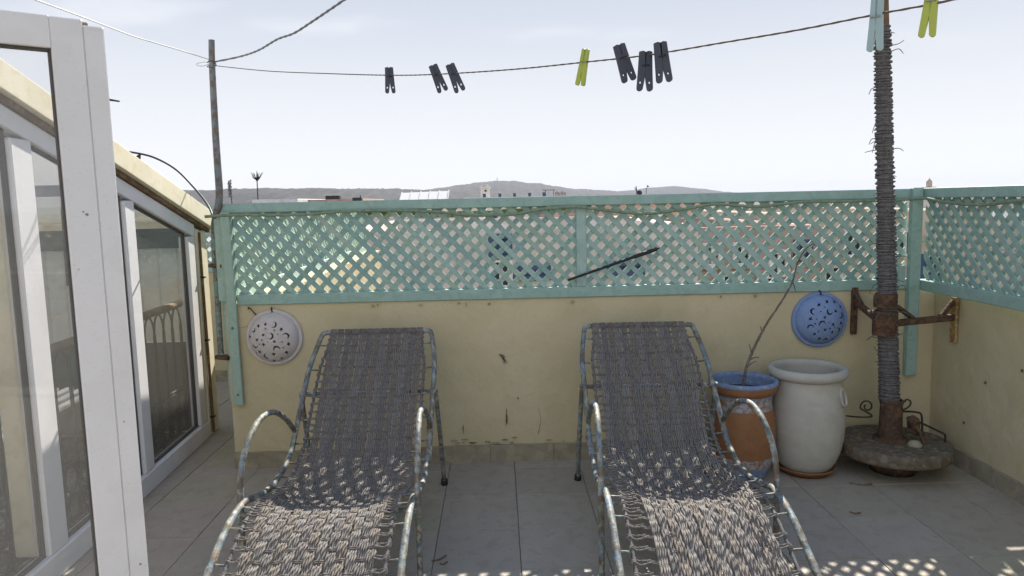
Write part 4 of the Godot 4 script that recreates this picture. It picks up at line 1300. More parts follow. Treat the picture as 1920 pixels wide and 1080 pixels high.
# ------------------------------------------------------------------ rope pole in its stand
func build_umbrella_stand() -> void:
	var C0 := Vector3(2.055, 0, -3.71)
	var o := thing("umbrella_stand", "round weathered concrete base with rusty tube and iron handles", "stand", C0)
	var d := MB.new()
	d.lathe([Vector2(0.0, 0.095), Vector2(0.262, 0.093), Vector2(0.274, 0.098), Vector2(0.277, 0.11), Vector2(0.277, 0.14), Vector2(0.274, 0.157), Vector2(0.266, 0.163), Vector2(0.16, 0.164), Vector2(0.0, 0.166)], C0, 72, 0.012, 1.0)
	part("disc", d, M.concrete, o)
	var fb := MB.new()
	fb.lathe([Vector2(0.0, 0.0), Vector2(0.11, 0.0), Vector2(0.115, 0.03), Vector2(0.12, 0.098)], C0, 40, 0.012, 3.0)
	part("foot", fb, M.rust, o)
	var pb := C0 + Vector3(-0.02, 0, 0)
	var tb := MB.new()
	tb.lathe([Vector2(0.085, 0.164), Vector2(0.082, 0.178), Vector2(0.057, 0.18), Vector2(0.054, 0.36), Vector2(0.057, 0.362), Vector2(0.057, 0.38), Vector2(0.05, 0.382)], pb, 24, 0.01, 2.0)
	part("socket_tube", tb, M.rust, o)
	# scroll irons
	var scr := func(side: Vector3, r: float) -> PackedVector3Array:
		var pts := []
		pts.append(pb + side * 0.27 + Vector3(0, 0.275, -0.02))
		pts.append(pb + side * 0.15 + Vector3(0, 0.272, -0.01))
		pts.append(pb + side * 0.09 + Vector3(0, 0.285, 0))
		for k in 16:
			var f := -0.4 + k * 0.5
			var rr: float = r * (1.0 - k / 22.0)
			pts.append(pb + side * (0.075 + sin(f) * 0.0) + side * (0.045 + cos(f) * rr) * 0.9 + Vector3(0, 0.335 + sin(f) * rr, 0))
		return curve(pts, 0.008)
	var s1 := MB.new()
	s1.tube(scr.call(Vector3(-0.93, 0, -0.35), 0.036), 0.0045, -1, 6)
	part("scroll", s1, M.iron, o)
	var s2 := MB.new()
	s2.tube(curve([pb + Vector3(0.05, 0.33, 0.02), pb + Vector3(0.08, 0.345, 0.02), pb + Vector3(0.09, 0.37, 0.02), pb + Vector3(0.07, 0.385, 0.02), pb + Vector3(0.055, 0.37, 0.02)], 0.006), 0.0045, -1, 6)
	part("scroll", s2, M.iron, o)
	for a in [[Vector3(0.06, 0.31, -0.02), Vector3(0.15, 0.31, 0.0), Vector3(0.165, 0.165, 0.01)], ]:
		var hb := MB.new()
		hb.tube(curve([pb + a[0], pb + a[1] - Vector3(0.02, 0, 0), pb + a[1] + Vector3(0.012, -0.02, 0), pb + a[2]], 0.008), 0.0055, -1, 7)
		part("handle", hb, M.iron, o)
	var h2 := MB.new()
	h2.tube(curve([C0 + Vector3(0.155, 0.16, -0.06), C0 + Vector3(0.155, 0.225, -0.06), C0 + Vector3(0.17, 0.235, -0.05), C0 + Vector3(0.225, 0.21, 0.05), C0 + Vector3(0.235, 0.2, 0.06), C0 + Vector3(0.235, 0.15, 0.06)], 0.008), 0.0055, -1, 7)
	part("handle", h2, M.iron, o)
	var cb := MB.new()
	cb.tube(PackedVector3Array([pb + Vector3(0.06, 0.3, 0.05), pb + Vector3(0.1, 0.24, 0.09), pb + Vector3(0.11, 0.18, 0.12)]), 0.012, 0.009, 8)
	cb.box(pb + Vector3(0.085, 0.27, 0.06), Vector3(0.05, 0.07, 0.05), 0.008, Basis.from_euler(Vector3(0.3, 0.4, 0.5)))
	cb.tube(PackedVector3Array([pb + Vector3(0.05, 0.235, 0.06), pb + Vector3(0.14, 0.21, 0.06)]), 0.014, -1, 8)
	part("clamp", cb, M.rust, o)
	var st := MB.new()
	st.lathe([Vector2(0, 0.028), Vector2(0.02, 0.024), Vector2(0.034, 0.01), Vector2(0.036, 0)], pb + Vector3(0.075, 0.165, 0.1), 12, 0.08, 2.0)
	single("pebble", st, M.plinth, "pale pebble lying on the concrete base of the pole", "stone", pb + Vector3(0.075, 0.165, 0.1))
	# the pole itself
	var P0 := pb + Vector3(0, 0.17, 0)
	var P1 := Vector3(1.893, 2.62, -3.71)
	var po := thing("rope_pole", "wooden pole wrapped in frayed grey rope, standing in the concrete base", "pole", P0)
	var wb := MB.new()
	wb.tube(PackedVector3Array([P0, P0.lerp(P1, 0.5), P1]), 0.0455, 0.029, 14)
	part("shaft", wb, M.rope_dark, po)
	var tp := MB.new()
	tp.tube(PackedVector3Array([P0.lerp(P1, 0.86), P1]), 0.0325, 0.03, 14)
	part("bare_top", tp, M.old_wood, po)
	var f := FastNoiseLite.new()
	f.seed = 3
	f.frequency = 0.8
	var dir := (P1 - P0)
	var ex := dir.normalized().cross(Vector3.BACK).normalized()
	var ez := ex.cross(dir.normalized())
	for seg in 6:
		var pts := PackedVector3Array()
		var turns: int = [40, 35, 44, 37, 42, 34][seg]
		var t0: float = 0.085 + seg * 0.128
		for k in turns * 14:
			var q := float(k) / (turns * 14)
			var t := t0 + 0.13 * q
			if seg == 1: t = t0 + 0.13 * q
			var rr: float = lerp(0.0475, 0.0325, t) + 0.0085 * f.get_noise_1d(k * 0.05 + seg * 70.0) + 0.0012 * sin(k * 0.9)
			var a := TAU * turns * q
			pts.append(P0 + dir * (t + 0.0022 * sin(a * 0.37 + seg) + 0.0045 * f.get_noise_1d(k * 0.07 + 9.0)) + (ex * cos(a) + ez * sin(a)) * rr)
		var rb := MB.new()
		rb.cord(pts, dir.normalized(), 0.0048, 5, 0.03, seg)
		part("rope_winding", rb, M.rope_dark, po)
	for k in 44:
		var t := rng.randf_range(0.1, 0.86)
		var a := rng.randf_range(0, TAU)
		var e: Vector3 = P0 + dir * t + (ex * cos(a) + ez * sin(a)) * lerp(0.05, 0.036, t)
		var out := (ex * cos(a) + ez * sin(a))
		var L := rng.randf_range(0.03, 0.085)
		var eb := MB.new()
		eb.tube(curve([e, e + out * L * 0.6 + Vector3(0, rng.randf_range(-0.01, 0.012), 0), e + out * L + Vector3(0, -L * rng.randf_range(-0.2, 0.9), 0)], 0.008), 0.0026, 0.0016, 5)
		part("frayed_end", eb, M.rope_dark, po)
	# bracket holding the pole to both parapets
	var bx := Vector3(1.983, 0.84, -3.71)
	var br := thing("pole_bracket", "rusty iron collar with arms bolted to both parapets", "bracket", bx)
	var c1 := MB.new()
	c1.lathe([Vector2(0.046, -0.115), Vector2(0.062, -0.115), Vector2(0.064, 0.0), Vector2(0.0635, 0.012), Vector2(0.046, 0.012)], bx, 8, 0.02, 1.0)
	part("collar", c1, M.rust, br)
	var c2 := MB.new()
	c2.lathe([Vector2(0.046, 0.03), Vector2(0.058, 0.03), Vector2(0.059, 0.1), Vector2(0.046, 0.1)], bx, 8, 0.02, 2.0)
	part("collar", c2, M.rust, br)
	var lp := MB.new()
	lp.box(Vector3(1.963, 0.808, WALL_Z + 0.012), Vector3(0.034, 0.262, 0.016), 0.003)
	part("wall_plate", lp, M.rust, br)
	for a in [[Vector3(1.966, 0.86, WALL_Z + 0.02), bx + Vector3(-0.03, -0.03, -0.045)], [Vector3(1.964, 0.9, WALL_Z + 0.02), Vector3(1.968, 0.83, WALL_Z + 0.1)]]:
		var ab := MB.new()
		ab.bar(a[0], a[1], 0.026, 0.03)
		part("arm", ab, M.rust, br)
	var rp := MB.new()
	rp.box(Vector3(RIGHT_X - 0.012, 0.777, -3.81), Vector3(0.016, 0.245, 0.05), 0.003)
	part("wall_plate", rp, M.rust_yellow, br)
	for a in [[bx + Vector3(0.06, -0.055, 0), Vector3(RIGHT_X - 0.018, 0.79, -3.81), 0.034], [Vector3(RIGHT_X - 0.02, 0.88, -3.81), Vector3(RIGHT_X - 0.09, 0.795, -3.805), 0.024], [bx + Vector3(0.055, 0.035, 0), bx + Vector3(0.17, -0.04, -0.04), 0.02]]:
		var ab := MB.new()
		ab.bar(a[0], a[1], 0.026, a[2])
		part("arm", ab, M.rust, br)

# ------------------------------------------------------------------ pots
func build_pots() -> void:
	var c := Vector3(1.247, 0, -3.69)
	var o := thing("flower_pot", "terracotta pot with flaking blue paint and blue inner rim", "pot", c)
	var b := MB.new()
	b.lathe([Vector2(0.0, 0.0), Vector2(0.105, 0.0), Vector2(0.12, 0.02), Vector2(0.145, 0.08)], c, 48)
	part("foot", b, M.blue_paint, o)
	var b1 := MB.new()
	b1.lathe([Vector2(0.144, 0.079), Vector2(0.157, 0.13), Vector2(0.165, 0.2), Vector2(0.166, 0.27), Vector2(0.158, 0.34), Vector2(0.148, 0.375)], c, 48)
	part("body", b1, M.terracotta, o)
	var b6 := MB.new()
	b6.lathe([Vector2(0.1455, 0.0785), Vector2(0.1525, 0.105), Vector2(0.1578, 0.1302), Vector2(0.157, 0.132)], c, 48)
	part("flaked_band", b6, M.flaking, o)
	var b2 := MB.new()
	b2.lathe([Vector2(0.148, 0.374), Vector2(0.143, 0.40), Vector2(0.142, 0.425), Vector2(0.147, 0.45)], c, 48)
	part("neck", b2, M.flaking, o)
	var b3 := MB.new()
	b3.lathe([Vector2(0.147, 0.449), Vector2(0.162, 0.46), Vector2(0.171, 0.475), Vector2(0.173, 0.5)], c, 48)
	part("rim", b3, M.terracotta, o)
	var b4 := MB.new()
	b4.lathe([Vector2(0.173, 0.4995), Vector2(0.174, 0.512), Vector2(0.166, 0.52), Vector2(0.155, 0.517), Vector2(0.148, 0.5), Vector2(0.146, 0.44)], c, 48)
	part("inner_rim", b4, M.blue_paint, o)
	var b5 := MB.new()
	b5.lathe([Vector2(0.146, 0.452), Vector2(0.1, 0.458), Vector2(0.05, 0.468), Vector2(0.0, 0.47)], c, 32, 0.01, 1.0)
	part("soil", b5, M.soil, o)
	# dead stem
	var base := c + Vector3(0.0, 0.46, 0.0)
	var t := thing("dead_stem", "long bare twig growing out of the blue rimmed terracotta pot", "plant", base)
	var main := [base, Vector3(1.262, 0.56, -3.70), Vector3(1.31, 0.66, -3.73), Vector3(1.40, 0.785, -3.79), Vector3(1.50, 0.895, -3.85), Vector3(1.575, 0.99, -3.90), Vector3(1.61, 1.08, -3.93), Vector3(1.655, 1.15, -3.95), Vector3(1.70, 1.185, -3.96), Vector3(1.722, 1.178, -3.965)]
	var mb := MB.new()
	mb.tube(curve(main, 0.012), 0.0085, 0.003, 7, true, 0.22, 1.0)
	part("stem", mb, M.twig, t)
	for a in [[Vector3(1.268, 0.575, -3.70), Vector3(0.05, 0.03, 0.0)], [Vector3(1.30, 0.64, -3.725), Vector3(-0.015, 0.05, 0.0)], [Vector3(1.283, 0.61, -3.71), Vector3(0.045, 0.018, 0.02)], [Vector3(1.33, 0.69, -3.745), Vector3(0.01, 0.04, 0.01)], [Vector3(1.575, 0.99, -3.90), Vector3(0.02, -0.06, 0.0)], [Vector3(1.25, 0.52, -3.69), Vector3(-0.04, 0.02, 0.0)], [Vector3(1.37, 0.745, -3.775), Vector3(-0.012, 0.03, 0.0)]]:
		var tb := MB.new()
		tb.tube(curve([a[0], a[0] + a[1] * 0.5 + Vector3(0, 0.006, 0), a[0] + a[1]], 0.008), 0.0045, 0.0018, 6)
		part("side_shoot", tb, M.twig, t)
	# white jar on a saucer
	var w := Vector3(1.598, 0, -3.735)
	var s := MB.new()
	s.lathe([Vector2(0, 0.0), Vector2(0.12, 0.0), Vector2(0.148, 0.03), Vector2(0.15, 0.036), Vector2(0.142, 0.037), Vector2(0.12, 0.012), Vector2(0, 0.012)], w, 48)
	single("saucer", s, M.terracotta, "terracotta saucer under the white glazed jar", "saucer", w)
	var y0 := 0.013
	var o2 := thing("glazed_jar", "tall white glazed jar with thick rim and ring handle", "pot", w + Vector3(0, y0, 0))
	var j := MB.new()
	j.lathe([Vector2(0, 0), Vector2(0.105, 0.0), Vector2(0.125, 0.018), Vector2(0.152, 0.06), Vector2(0.174, 0.12), Vector2(0.186, 0.19), Vector2(0.191, 0.26), Vector2(0.19, 0.33), Vector2(0.184, 0.40), Vector2(0.175, 0.46), Vector2(0.168, 0.495)], w + Vector3(0, y0, 0), 64)
	part("body", j, M.white_glaze, o2)
	var j2 := MB.new()
	j2.lathe([Vector2(0.168, 0.494), Vector2(0.184, 0.5), Vector2(0.197, 0.512), Vector2(0.2, 0.526), Vector2(0.197, 0.542), Vector2(0.186, 0.552), Vector2(0.172, 0.552), Vector2(0.162, 0.543), Vector2(0.158, 0.525), Vector2(0.157, 0.44)], w + Vector3(0, y0, 0), 64)
	part("rim", j2, M.white_glaze, o2)
	var j3 := MB.new()
	j3.lathe([Vector2(0.157, 0.455), Vector2(0.08, 0.462), Vector2(0.0, 0.468)], w + Vector3(0, y0, 0), 32, 0.01, 3.0)
	part("soil", j3, M.soil, o2)
	for k in 5:
		var tw := MB.new()
		var p := w + Vector3(rng.randf_range(-0.06, 0.06), y0 + 0.462, rng.randf_range(-0.06, 0.06))
		tw.tube(PackedVector3Array([p, p + Vector3(rng.randf_range(-0.05, 0.05), rng.randf_range(0.02, 0.05), rng.randf_range(-0.05, 0.05))]), 0.003, 0.0015, 5)
		part("dry_stalk", tw, M.twig, o2)
	var hc := w + Vector3(0.128, 0.415, 0.128)
	var hx := (Vector3(0.128, 0, 0.128)).normalized()
	var lug := MB.new()
	lug.box(hc + Vector3(0, 0.05, 0) - hx * 0.014, Vector3(0.03, 0.03, 0.03), 0.008)
	var lg := part("handle_lug", lug, M.white_glaze, o2)
	var rb := MB.new()
	var rp := PackedVector3Array()
	var sd := hx.cross(Vector3.UP)
	for k in 21:
		var f := TAU * k / 20.0
		rp.append(hc + Vector3(0, 0.012 + sin(f) * 0.042, 0) + sd * cos(f) * 0.03 + hx * (0.004 - 0.01 * sin(f)))
	rb.tube(rp, 0.0075, -1, 8, false)
	part("ring_handle", rb, M.white_glaze, lg)

# ------------------------------------------------------------------ things on the wall
func in_cut(p: Vector2, cuts: Array) -> bool:
	for c in cuts:
		var d: Vector2 = p - c[1]
		var r: float = c[2]
		if d.length_squared() > r * r * 1.2: continue
		if c[0] == 0:      # crescent
			if d.length() < r and (d - Vector2(r * 0.42, 0).rotated(c[3])).length() > r * 0.86: return true
		elif c[0] == 1:    # star
			var q := d.rotated(-c[3])
			if pow(abs(q.x), 0.6) + pow(abs(q.y), 0.6) < pow(r, 0.6) * 0.98: return true
		elif d.length() < r: return true
	return false

func pierced_lamp(label: String, c: Vector3, m: Material, turn: float) -> void:
	var o := thing("wall_lamp", label, "wall lamp", c, "pierced clay wall lamps")
	var R := 0.154
	var raw := [[0, 305, 415, 34, 2.6], [0, 630, 340, 40, 2.9], [0, 580, 505, 46, 2.9], [0, 800, 515, 44, 3.9], [0, 330, 655, 38, 1.4], [0, 655, 705, 44, 4.9], [0, 485, 825, 42, 0.4], [1, 385, 355, 34, 0.2], [1, 500, 330, 34, 0.3], [1, 740, 410, 38, 0.5], [1, 470, 487, 34, 0.1], [1, 365, 562, 34, 0.7], [1, 635, 590, 34, 0.2], [1, 465, 632, 38, 0.0], [1, 830, 645, 38, 0.1], [1, 230, 525, 34, 0.3], [1, 385, 757, 36, 0.6], [1, 600, 790, 38, 0.4], [1, 785, 775, 38, 0.2], [1, 250, 755, 28, 0.3], [1, 575, 915, 30, 0.2], [1, 700, 875, 32, 0.4], [1, 320, 835, 28, 0.1], [2, 508, 392, 11, 0], [2, 640, 420, 11, 0], [2, 690, 480, 9, 0], [2, 445, 562, 11, 0], [2, 403, 628, 10, 0], [2, 745, 600, 10, 0], [2, 755, 690, 9, 0], [2, 320, 783, 11, 0], [2, 540, 590, 8, 0]]
	var cuts := []
	for a in raw: cuts.append([a[0], (Vector2(a[1] - 575, 560 - a[2]) * 0.000355).rotated(turn), a[3] * 0.000385, float(a[4]) + turn])
	var RD := R * 0.88
	var hz := func(r: float) -> float:
		var q: float = clamp(1.0 - (r / RD) * (r / RD), 0.0, 1.0)
		return 0.012 + 0.075 * pow(q, 0.55)
	var mb := MB.new()
	var nr := 56
	var na := 220
	for lay in 2:
		var inset := 0.0 if lay == 0 else -0.006
		var base := mb.v.size()
		for i in nr + 1:
			var q := float(i) / nr
			var r: float = RD * sin(q * PI * 0.5)
			var z: float = hz.call(r) + inset
			var e := 0.002
			var sl: float = (hz.call(min(r + e, RD)) - hz.call(max(r - e, 0.0))) / (2.0 * e)
			for j in na:
				var f := TAU * j / na
				mb.v.append(c + Vector3(cos(f) * r, sin(f) * r, z))
				mb.n.append(Vector3(-cos(f) * sl, -sin(f) * sl, 1.0).normalized() * (1.0 if lay == 0 else -1.0))
		for i in nr:
			var rm: float = RD * sin((i + 0.5) / nr * PI * 0.5)
			for j in na:
				var f := TAU * (j + 0.5) / na
				if in_cut(Vector2(cos(f), sin(f)) * rm, cuts): continue
				var k := base + i * na + j
				var k2 := base + i * na + (j + 1) % na
				mb.ix.append(k); mb.ix.append(k2 + na); mb.ix.append(k + na)
				mb.ix.append(k); mb.ix.append(k2); mb.ix.append(k2 + na)
	part("dome", mb, m, o)
	var rb := MB.new()
	rb.lathe([Vector2(RD - 0.004, 0.0), Vector2(RD - 0.004, 0.012), Vector2(RD + 0.002, 0.017), Vector2(R - 0.004, 0.019), Vector2(R, 0.013), Vector2(R, 0.0)], c, 72, 0.004, 1.0, Basis(Vector3(1, 0, 0), PI / 2))
	part("rim", rb, m, o)
	var hk := MB.new()
	hk.tube(curve([c + Vector3(-0.008, R + 0.01, 0.004), c + Vector3(-0.004, R + 0.004, 0.02), c + Vector3(0.0, R - 0.014, 0.022)], 0.005), 0.004, -1, 6)
	part("hook", hk, M.iron, o)

func build_wall_things() -> void:
	pierced_lamp("white round clay lamp shade pierced with moons and stars", Vector3(-1.237, 0.74, WALL_Z + 0.003), M.white_clay, 0.0)
	pierced_lamp("blue round clay lamp shade pierced with moons and stars", Vector3(1.77, 0.764, WALL_Z + 0.003), M.blue_clay, 2.2)
	var nb := MB.new()
	nb.tube(curve([Vector3(-1.372, 0.898, WALL_Z + 0.002), Vector3(-1.366, 0.908, WALL_Z + 0.02), Vector3(-1.355, 0.9, WALL_Z + 0.018), Vector3(-1.336, 0.872, WALL_Z + 0.01), Vector3(-1.325, 0.856, WALL_Z + 0.004)], 0.008), 0.0035, -1, 6)
	single("wall_hook", nb, M.iron, "bent rusty nail in the wall above the white lamp shade", "hook", Vector3(-1.36, 0.89, WALL_Z))
	# black rod caught in the lattice
	var a := Vector3(0.374, 1.02, -3.966)
	var b := Vector3(0.875, 1.183, -3.975)
	var o := thing("black_rod", "thin black rod leaning across the middle post of the trellis", "rod", a)
	var r1 := MB.new()
	r1.tube(PackedVector3Array([a, a.lerp(b, 0.72)]), 0.0065, 0.0085, 10)
	part("shaft", r1, M.black, o)
	var r2 := MB.new()
	r2.tube(PackedVector3Array([a.lerp(b, 0.72), a.lerp(b, 0.82), a.lerp(b, 0.9), a.lerp(b, 0.97)]), 0.0105, 0.011, 10)
	part("grip", r2, M.black, o)
	var r3 := MB.new()
	r3.tube(PackedVector3Array([a.lerp(b, 0.97), b]), 0.006, 0.003, 8)
	part("tip", r3, M.black, o)
	# clothes line pole of bent pipe
	var zp := -3.985
	var pp := [Vector3(-1.466, 2.318, zp), Vector3(-1.472, 2.19, zp), Vector3(-1.478, 1.845, zp), Vector3(-1.478, 1.55, zp), Vector3(-1.484, 1.48, zp), Vector3(-1.51, 1.415, zp - 0.02), Vector3(-1.538, 1.34, zp - 0.05)]
	var po := thing("line_pole", "bent grey steel pipe holding the washing lines, at the trellis end", "pole", Vector3(-1.53, 0.62, -4.03))
	var p1 := MB.new()
	p1.tube(curve(pp, 0.02), 0.0155, 0.02, 12)
	part("upper_pipe", p1, M.galv, po)
	var p2 := MB.new()
	p2.tube(curve([Vector3(-1.538, 1.345, zp - 0.05), Vector3(-1.545, 1.2, zp - 0.05), Vector3(-1.547, 1.0, zp - 0.055), Vector3(-1.552, 0.78, zp - 0.06), Vector3(-1.552, 0.655, zp - 0.06), Vector3(-1.54, 0.63, zp - 0.055), Vector3(-1.515, 0.625, zp - 0.05)], 0.02), 0.016, -1, 12)
	part("lower_pipe", p2, M.galv_green, po)
	for y in [1.14, 0.632]:
		var cl := MB.new()
		cl.bar(Vector3(-1.572, y, zp - 0.055), Vector3(-1.49, y - 0.004, zp - 0.03), 0.05, 0.022)
		part("clamp", cl, M.rust, po)
	# dried flower stalk by the post
	var lv := thing("dried_flower", "dried lavender-like stalk rising above the trellis end post", "plant", Vector3(-1.43, 1.475, -4.03))
	var ls := MB.new()
	ls.tube(PackedVector3Array([Vector3(-1.43, 1.42, -4.04), Vector3(-1.436, 1.52, -4.03), Vector3(-1.44, 1.59, -4.03)]), 0.004, 0.002, 6)
	part("stem", ls, M.twig, lv)
	for k in 22:
		var bb := MB.new()
		var y := 1.505 + 0.0042 * k
		var f := k * 2.4
		bb.lathe([Vector2(0, -0.007), Vector2(0.006, 0), Vector2(0, 0.008)], Vector3(-1.438 + cos(f) * 0.007, y, -4.03 + sin(f) * 0.007), 6)
		part("bud", bb, M.cable, lv)
	# black wire hoop on the lean-to roof
	var hp := thing("wire_hoop", "black wire arching from the lean-to roof to the trellis pole", "wire", Vector3(-1.9, 1.5, -4.5))
	var hb := MB.new()
	hb.tube(curve([Vector3(-2.55, 1.78, -4.45), Vector3(-2.27, 1.797, -4.5), Vector3(-2.163, 1.788, -4.5), Vector3(-2.04, 1.755, -4.5), Vector3(-1.919, 1.683, -4.5), Vector3(-1.79, 1.575, -4.42), Vector3(-1.63, 1.47, -4.2), Vector3(-1.55, 1.4, -4.06)], 0.02), 0.006, -1, 7)
	part("wire", hb, M.black, hp)
	var hs := MB.new()
	hs.tube(PackedVector3Array([Vector3(-2.127, 1.776, -4.5), Vector3(-2.142, 1.66, -4.5), Vector3(-2.145, 1.5, -4.5)]), 0.007, -1, 6)
	hs.tube(PackedVector3Array([Vector3(-2.13, 1.77, -4.5), Vector3(-2.19, 1.73, -4.5), Vector3(-2.3, 1.66, -4.5)]), 0.008, -1, 6)
	part("prop", hs, M.iron, hp)
	var tb := MB.new()
	tb.tube(PackedVector3Array([Vector3(-2.221, 2.088, -4.5), Vector3(-2.285, 2.1, -4.5), Vector3(-2.6, 2.16, -4.5), Vector3(-2.62, 1.0, -4.5)]), 0.005, 0.011, 7)
	single("aerial_arm", tb, M.black, "black aerial arm with a pointed tip behind the door stile", "aerial", Vector3(-2.6, 1.0, -4.5))

func build_litter() -> void:
	var spots := [["curled dry leaf on the tiles between the loungers", Vector3(-0.272, 0.002, -2.87), 0.6, 0.035], ["small dark seed husk beside the curled dry leaf", Vector3(-0.252, 0.002, -2.83), 0.2, 0.016], ["thin dry twig on the tiles near the concrete base", Vector3(1.79, 0.002, -3.52), -0.3, 0.05], ["dark crumb of bark on the tiles before the white jar", Vector3(1.60, 0.002, -3.19), -0.5, 0.022]]
	for a in spots:
		var mb := MB.new()
		var d := Vector3(cos(a[2]), 0, -sin(a[2])) * float(a[3])
		mb.tube(curve([a[1] - d + Vector3(0, 0.004, 0), a[1] + Vector3(0, 0.001, 0.004), a[1] + d * 0.6 + Vector3(0, 0.003, 0), a[1] + d + Vector3(0, 0.009, 0.006)], 0.005), 0.0025, 0.004, 6, true, 0.3, a[2])
		single("dry_litter", mb, M.old_wood, a[0], "litter", a[1], "litter on the terrace floor")

# ------------------------------------------------------------------ lines and pegs
func peg(label: String, group: String, at: Vector3, tilt: float, yaw: float, grip: float, m: Material, L: float, holes: bool) -> void:
	var thick := 0.0045 if holes else 0.004
	# grip: how far below its top the line passes
	var o := thing("clothes_peg", label, "clothes peg", at, group)
	o.basis = Basis(Vector3.UP, yaw) * Basis(Vector3(0, 0, 1), tilt)
	var W := 0.0145 if holes else 0.0098
	for sg in [-1.0, 1.0]:
		var poly := PackedVector2Array()
		var top := grip
		var bot := grip - L
		poly.append(Vector2(-0.0012, top - 0.002)); poly.append(Vector2(0.006, top + 0.001)); poly.append(Vector2(W, top - 0.001)); poly.append(Vector2(W * 1.05, top - L * 0.45))
		for k in 9:
			var f := PI * k / 8.0
			poly.append(Vector2(W * 0.5 + W * 0.12 + cos(f) * W * 0.47 + 0.001, bot + W * 0.47 - sin(f) * W * 0.47))
		poly.append(Vector2(0.0004, top - L * 0.72)); poly.append(Vector2(-0.0004, top - L * 0.6)); poly.append(Vector2(-0.0012, top - L * 0.3))
		var tilt2: float = 0.02 * sg
		var mb := MB.new()
		var bs := Basis(Vector3(0, 0, 1), tilt2) * Basis.from_scale(Vector3(sg, 1, 1))
		if holes:
			var hole := PackedVector2Array([Vector2(W * 0.62, bot + L * 0.28), Vector2(W * 0.86, bot + L * 0.19), Vector2(W * 0.42, bot + L * 0.19)])
			for pp in Geometry2D.clip_polygons(poly, PackedVector2Array([Vector2(-1, bot + L * 0.235), Vector2(1, bot + L * 0.235), Vector2(1, 1), Vector2(-1, 1)])):
				for p2 in Geometry2D.clip_polygons(pp, hole): mb.prism(p2, -0.0045, 0.0045, Transform3D(bs, Vector3.ZERO))
			for pp in Geometry2D.intersect_polygons(poly, PackedVector2Array([Vector2(-1, bot + L * 0.235), Vector2(1, bot + L * 0.235), Vector2(1, 1), Vector2(-1, 1)])):
				for p2 in Geometry2D.clip_polygons(pp, hole): mb.prism(p2, -0.0045, 0.0045, Transform3D(bs, Vector3.ZERO))
		else:
			mb.prism(poly, -thick, thick, Transform3D(bs, Vector3(0, 0, 0)))
		local_part("prong", mb, m, o)
	var sp := MB.new()
	var c := Vector3(0, grip - L * 0.36, 0)
	sp.tube(PackedVector3Array([c + Vector3(-0.008, 0, 0.006), c + Vector3(0.008, 0.001, 0.006), c + Vector3(0.009, 0.002, -0.006), c + Vector3(-0.009, 0, -0.006)]), 0.0012, -1, 5)
	local_part("spring", sp, M.steel if not holes else M.black, o)

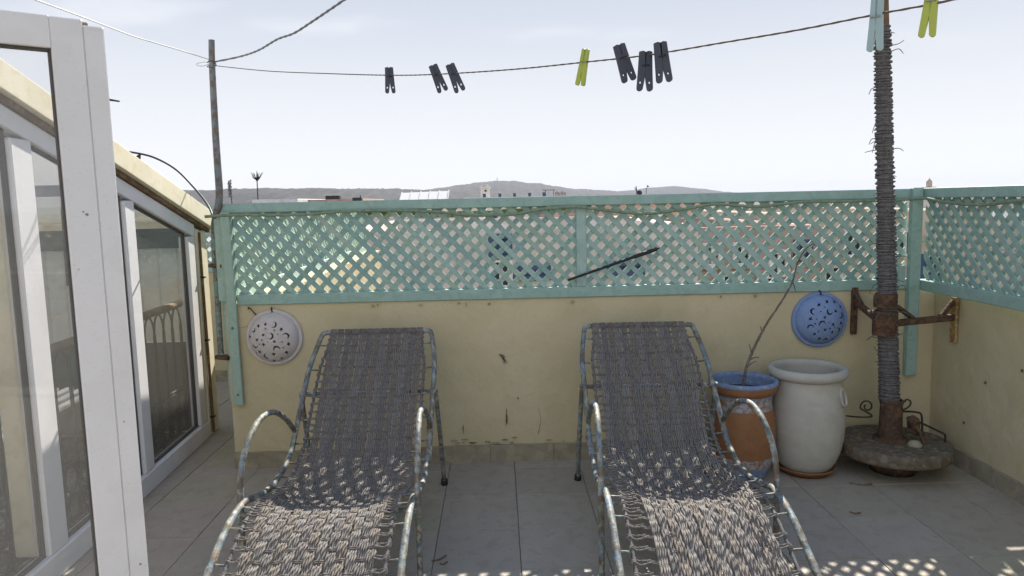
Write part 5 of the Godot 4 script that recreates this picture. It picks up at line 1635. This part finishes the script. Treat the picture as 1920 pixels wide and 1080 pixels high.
func build_lines() -> void:
	var lp := [Vector3(-1.475, 2.19, -3.985), Vector3(-1.062, 2.08, -3.554), Vector3(-0.647, 1.968, -3.007), Vector3(-0.364, 1.895, -2.634), Vector3(-0.183, 1.855, -2.397), Vector3(0.05, 1.813, -2.093), Vector3(0.222, 1.788, -1.867), Vector3(0.346, 1.772, -1.707), Vector3(0.474, 1.764, -1.543), Vector3(0.574, 1.758, -1.413), Vector3(0.659, 1.757, -1.304), Vector3(0.734, 1.755, -1.208), Vector3(0.83, 1.76, -1.08), Vector3(1.5, 1.82, -0.2)]
	var b := MB.new()
	b.cord(curve(lp, 0.012), Vector3.UP, 0.0019, 6, 0.03)
	var ties := MB.new()
	ties.tube(curve([Vector3(-1.49, 2.2, -3.965), Vector3(-1.475, 2.21, -3.967), Vector3(-1.453, 2.2, -3.98), Vector3(-1.462, 2.19, -4.005), Vector3(-1.487, 2.195, -4.0), Vector3(-1.492, 2.18, -3.97), Vector3(-1.46, 2.175, -3.967)], 0.006), 0.0024, -1, 6)
	var wl := thing("washing_line", "brown washing line with the pegs, tied to the bent pipe", "washing line", Vector3(-1.475, 2.19, -3.985))
	part("line", b, M.wire_dark, wl)
	part("knot", ties, M.wire_dark, wl)
	var cb := MB.new()
	cb.cord(curve([Vector3(-1.472, 2.205, -3.985), Vector3(-1.31, 2.223, -3.94), Vector3(-1.15, 2.213, -3.74), Vector3(-0.998, 2.217, -3.531), Vector3(-0.88, 2.206, -3.37), Vector3(-0.773, 2.213, -3.225), Vector3(-0.565, 2.225, -2.921), Vector3(-0.419, 2.242, -2.719), Vector3(0.2, 2.4, -1.8)], 0.012), Vector3.UP, 0.0045, 7, 0.06)
	single("twisted_cable", cb, M.cable, "thick grey twisted cable rising from the bent pipe", "cable", Vector3(-1.472, 2.205, -3.985))
	var wb := MB.new()
	wb.tube(curve([Vector3(-1.474, 2.215, -3.985), Vector3(-1.555, 2.24, -3.93), Vector3(-1.625, 2.245, -3.7), Vector3(-1.662, 2.245, -3.546), Vector3(-1.677, 2.238, -3.193), Vector3(-1.673, 2.221, -2.839), Vector3(-1.67, 2.2, -2.4), Vector3(-1.66, 2.17, -1.4)], 0.02), 0.003, -1, 7)
	wb.tube(curve([Vector3(-1.474, 2.2, -3.97), Vector3(-1.51, 2.205, -3.975), Vector3(-1.545, 2.2, -3.98), Vector3(-1.55, 2.192, -3.98), Vector3(-1.52, 2.186, -3.98), Vector3(-1.478, 2.195, -3.97)], 0.006), 0.0022, -1, 6)
	single("white_wire", wb, M.wire_white, "thin white wire tied with a loop to the bent pipe", "wire", Vector3(-1.474, 2.215, -3.985))
	var g := "pegs on the washing line"
	peg("lone dark grey peg hanging upright near the bent pipe", g, Vector3(-0.364, 1.895, -2.634), 0.02, 0.1, 0.026, M.peg_dark, 0.088, true)
	peg("dark grey slanting peg, first of the close pair", g, Vector3(-0.183, 1.855, -2.397), 0.36, 0.1, 0.03, M.peg_dark, 0.088, true)
	peg("dark grey slanting peg, second of the close pair", g, Vector3(-0.125, 1.843, -2.321), 0.36, 0.05, 0.03, M.peg_dark, 0.088, true)
	peg("lime green peg between the dark pair and the dark trio", g, Vector3(0.222, 1.788, -1.867), -0.2, -0.6, 0.031, M.peg_lime, 0.088, false)
	peg("dark grey slanting peg beside the lime green peg", g, Vector3(0.301, 1.777, -1.765), 0.3, 0.1, 0.032, M.peg_dark, 0.088, true)
	peg("dark grey peg hanging lowest of the trio", g, Vector3(0.343, 1.772, -1.707), -0.03, 0.0, 0.008, M.peg_dark, 0.088, true)
	peg("dark grey peg sitting highest of the trio", g, Vector3(0.371, 1.771, -1.674), 0.12, 0.0, 0.022, M.peg_dark, 0.088, true)
	peg("pale blue peg in front of the rope pole", g, Vector3(0.661, 1.757, -1.301), -0.02, -0.8, 0.026, M.peg_blue, 0.088, false)
	peg("lime green peg past the rope pole", g, Vector3(0.715, 1.755, -1.233), -0.08, -0.7, 0.036, M.peg_lime, 0.088, false)
